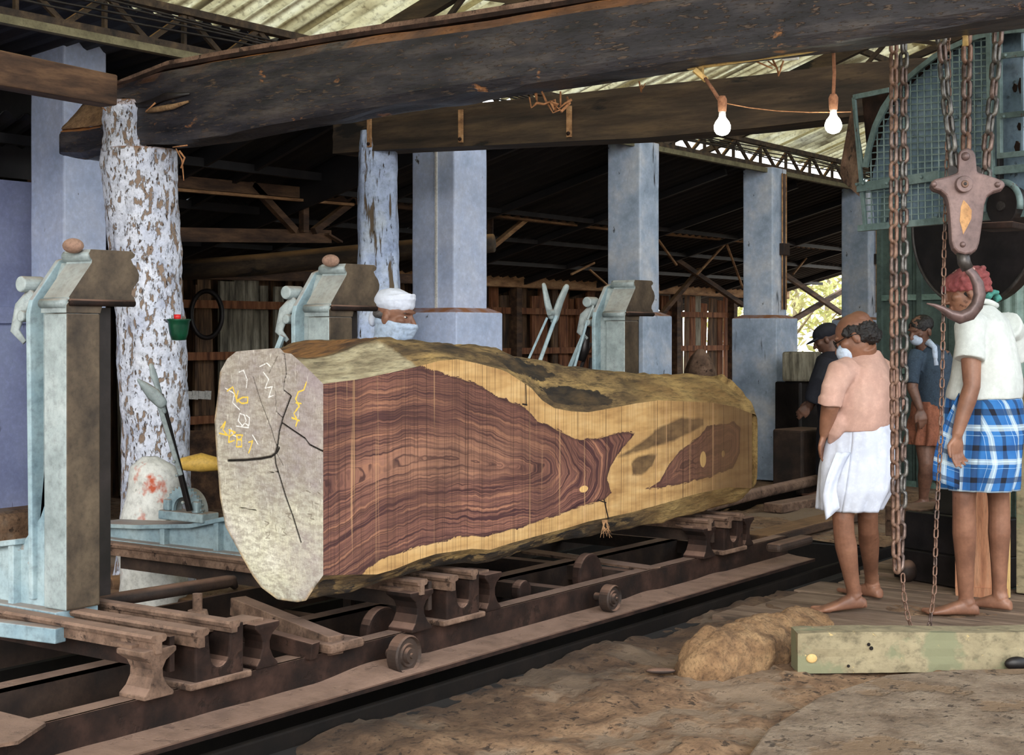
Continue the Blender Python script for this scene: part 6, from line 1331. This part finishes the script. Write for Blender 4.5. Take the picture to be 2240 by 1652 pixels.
# ---------- masked man behind the log
Y4 = 7.14; p4 = thing('person', (P(862, 730, Y4).x, P(862, 730, Y4).y, -.09), 'person with white head wrap and pale blue face cloth behind the log', 'person'); J4 = lambda px, py, dy=0: P(px, py, Y4+dy)
F4 = (R_*.86-Vw*.36).normalized(); L4 = Vector((-F4.y, F4.x, 0)); b = MB(); hc = J4(863, 692); f_, l_, u_ = head(b, hc, F4-UP*.18, UP+F4*.15, .98); eyes(p4, hc, f_, l_, u_, .98)
b.tube([hc-UP*.06-F4*.02, J4(850, 755), J4(848, 775)], [.055, .06, .08], 16)
for sg in (-1, 1):
    q = J4(846, 795)+L4*.17*sg; e = q+Vector((0, 0, -.27))+F4*.03; w = e+Vector((0, 0, -.12))+F4*.18; b.tube([q, e, w], [.05, .042, .028], 14, dome=True); hand(b, w, F4-UP*.5, -L4*sg, -UP, .98)
    h = Vector((J4(852, 900).x, J4(852, 900).y, .80))+L4*.09*sg; kn_ = h+Vector((0, 0, -.42))+F4*.02; an = Vector((h.x, h.y, -.01))-F4*.01; leg(b, h, kn_, an, .95); foot(b, an, F4, sg, -.09)
b.loft([ring(Vector((J4(849, 800).x, J4(849, 800).y, z)), L4, F4, rl, rf) for z, rl, rf in ((1.20, .13, .09), (1.10, .17, .11), (.95, .15, .11), (.82, .16, .12), (.74, .15, .11))])
put(remesh(b, .005, 3), 'body', m_skin, p4)
tw = MB(); tw.ell(hc+u_*.066-f_*.014, (.103, .086, .066), (f_, l_, u_), 24, 12)
for k, (h, r) in enumerate(((.060, .88), (.074, .90), (.088, .86))): tw.tube([hc+u_*(h-.022*math.cos(t_)*-1)+f_*(.100*r*math.cos(t_)-.012)+l_*(.084*r*math.sin(t_)) for t_ in np.linspace(0, math.tau, 40)[:-1]], .012, 8, cyc=True)
tw.ell(hc-f_*.108-u_*.035, (.022, .026, .034), (f_, l_, u_)); tw.tube([hc-f_*.10+u_*.02, hc-f_*.11-u_*.02], [.03, .02], 10); put(remesh(tw, .004, 2, wrinkle(.004, 24)), 'head_wrap', m_wht, p4)
mk_ = MB(); mk_.loft([ring(hc+u_*h*1.0+f_*d_, l_, f_, rl, rf, 24) for h, d_, rl, rf in ((-.020, .014, .080, .104), (-.036, .016, .082, .108), (-.055, .015, .081, .104), (-.085, .012, .076, .094), (-.12, .0, .072, .080), (-.15, -.01, .074, .078))]); put(remesh(mk_, .004, 2, wrinkle(.006, 14, (1, 1, 2))), 'face_cloth', m_mask, p4)
s = MB(); s.ell(hc-f_*.05-u_*.0, (.055, .082, .03), (f_, l_, u_)); put(remesh(s, .005, 1), 'hair', m_hairg, p4)
s = MB(); s.loft([ring(Vector((J4(849, 800).x, J4(849, 800).y, z)), L4, F4, rl, rf) for z, rl, rf in ((1.295, .06, .06), (1.27, .12, .09), (1.22, .175, .12), (1.0, .175, .13), (.78, .175, .14))])
for sg in (-1, 1): q = J4(846, 795)+L4*.14*sg; s.tube([q+UP*.03, q+L4*.035*sg-UP*.03, q+L4*.035*sg-UP*.20], [.07, .065, .058], 16)
put(remesh(s, .008, 2, wrinkle(.008, 6)), 'shirt', m_mask, p4)
c_ = Vector((J4(852, 900).x, J4(852, 900).y, 0)); skirt([(c_+UP*.84, L4, F4, .16, .13), (c_+UP*.6, L4, F4, .18, .15), (c_+UP*.35, L4, F4, .17, .15)], m_wht, p4, 'white_wrap', (0, .4), seed=2)

# ---------- dark figure far behind
Y5 = 12.3; p5 = thing('person', onZ(1805, 1087, 0), 'person in black clothes and black cap bending far behind the man in pink', 'person'); J5 = lambda px, py, dy=0: P(px, py, Y5+dy)
F5 = (-R_*.9+Vw*.2).normalized(); L5 = Vector((-F5.y, F5.x, 0)); b = MB(); hc = J5(1806, 742); f_, l_, u_ = head(b, hc, F5-UP*.5, UP+F5*.5, 1.0); b.tube([hc-F5*.03, J5(1822, 772)], [.055, .07], 14)
a1 = onZ(1808, 1088, 0); a1.z = .08; leg(b, J5(1826, 900), J5(1812, 990), a1, 1.0); foot(b, a1, F5, 1); a2 = onZ(1838, 1080, 0); a2.z = .08; leg(b, J5(1836, 900), J5(1838, 990), a2, 1.0); foot(b, a2, F5, -1)
b.tube([J5(1800, 800, -.15), J5(1785, 850, -.15), J5(1770, 885, -.1)], [.05, .04, .03], 12, dome=True); hand(b, J5(1770, 885, -.1), F5-UP, -UP, R_, 1.0); b.tube([J5(1830, 800, .15), J5(1800, 850, .15), J5(1780, 880, .1)], [.05, .04, .03], 12, dome=True); hand(b, J5(1780, 880, .1), F5-UP, UP, R_, 1.0)
b.loft([ring(J5(x, y), L5, F5, .13, .10) for x, y in ((1822, 785), (1828, 840), (1832, 900))]); put(remesh(b, .007, 3), 'body', m_skind, p5)
s = MB(); s.loft([ring(J5(x, y), L5, F5, rl, rf) for x, y, rl, rf in ((1826, 768, .08, .08), (1820, 785, .17, .13), (1822, 830, .18, .16), (1828, 880, .17, .16), (1832, 930, .17, .15))]); s.tube([J5(1812, 790, -.12), J5(1794, 830, -.16), J5(1776, 878, -.12)], [.10, .085, .065], 14); s.tube([J5(1825, 790, .12), J5(1805, 840, .15), J5(1790, 865, .12)], [.08, .065, .05], 14)
put(remesh(s, .009, 2, wrinkle(.01, 5)), 'shirt', m_blk, p5); s = MB(); s.ell(hc+u_*.05-f_*.02, (.11, .09, .075), (f_, l_, u_)); s.ell(hc+u_*.03+f_*.09, (.07, .08, .012), (f_, l_, u_)); put(remesh(s, .006, 1), 'cap', m_blk, p5)
skirt([(J5(1832, 905), L5, F5, .165, .15), (J5(1832, 960), L5, F5, .18, .17), (J5(1830, 1040), L5, F5, .17, .16)], m_blk, p5, 'dark_wrap', (0, .4), seed=3)
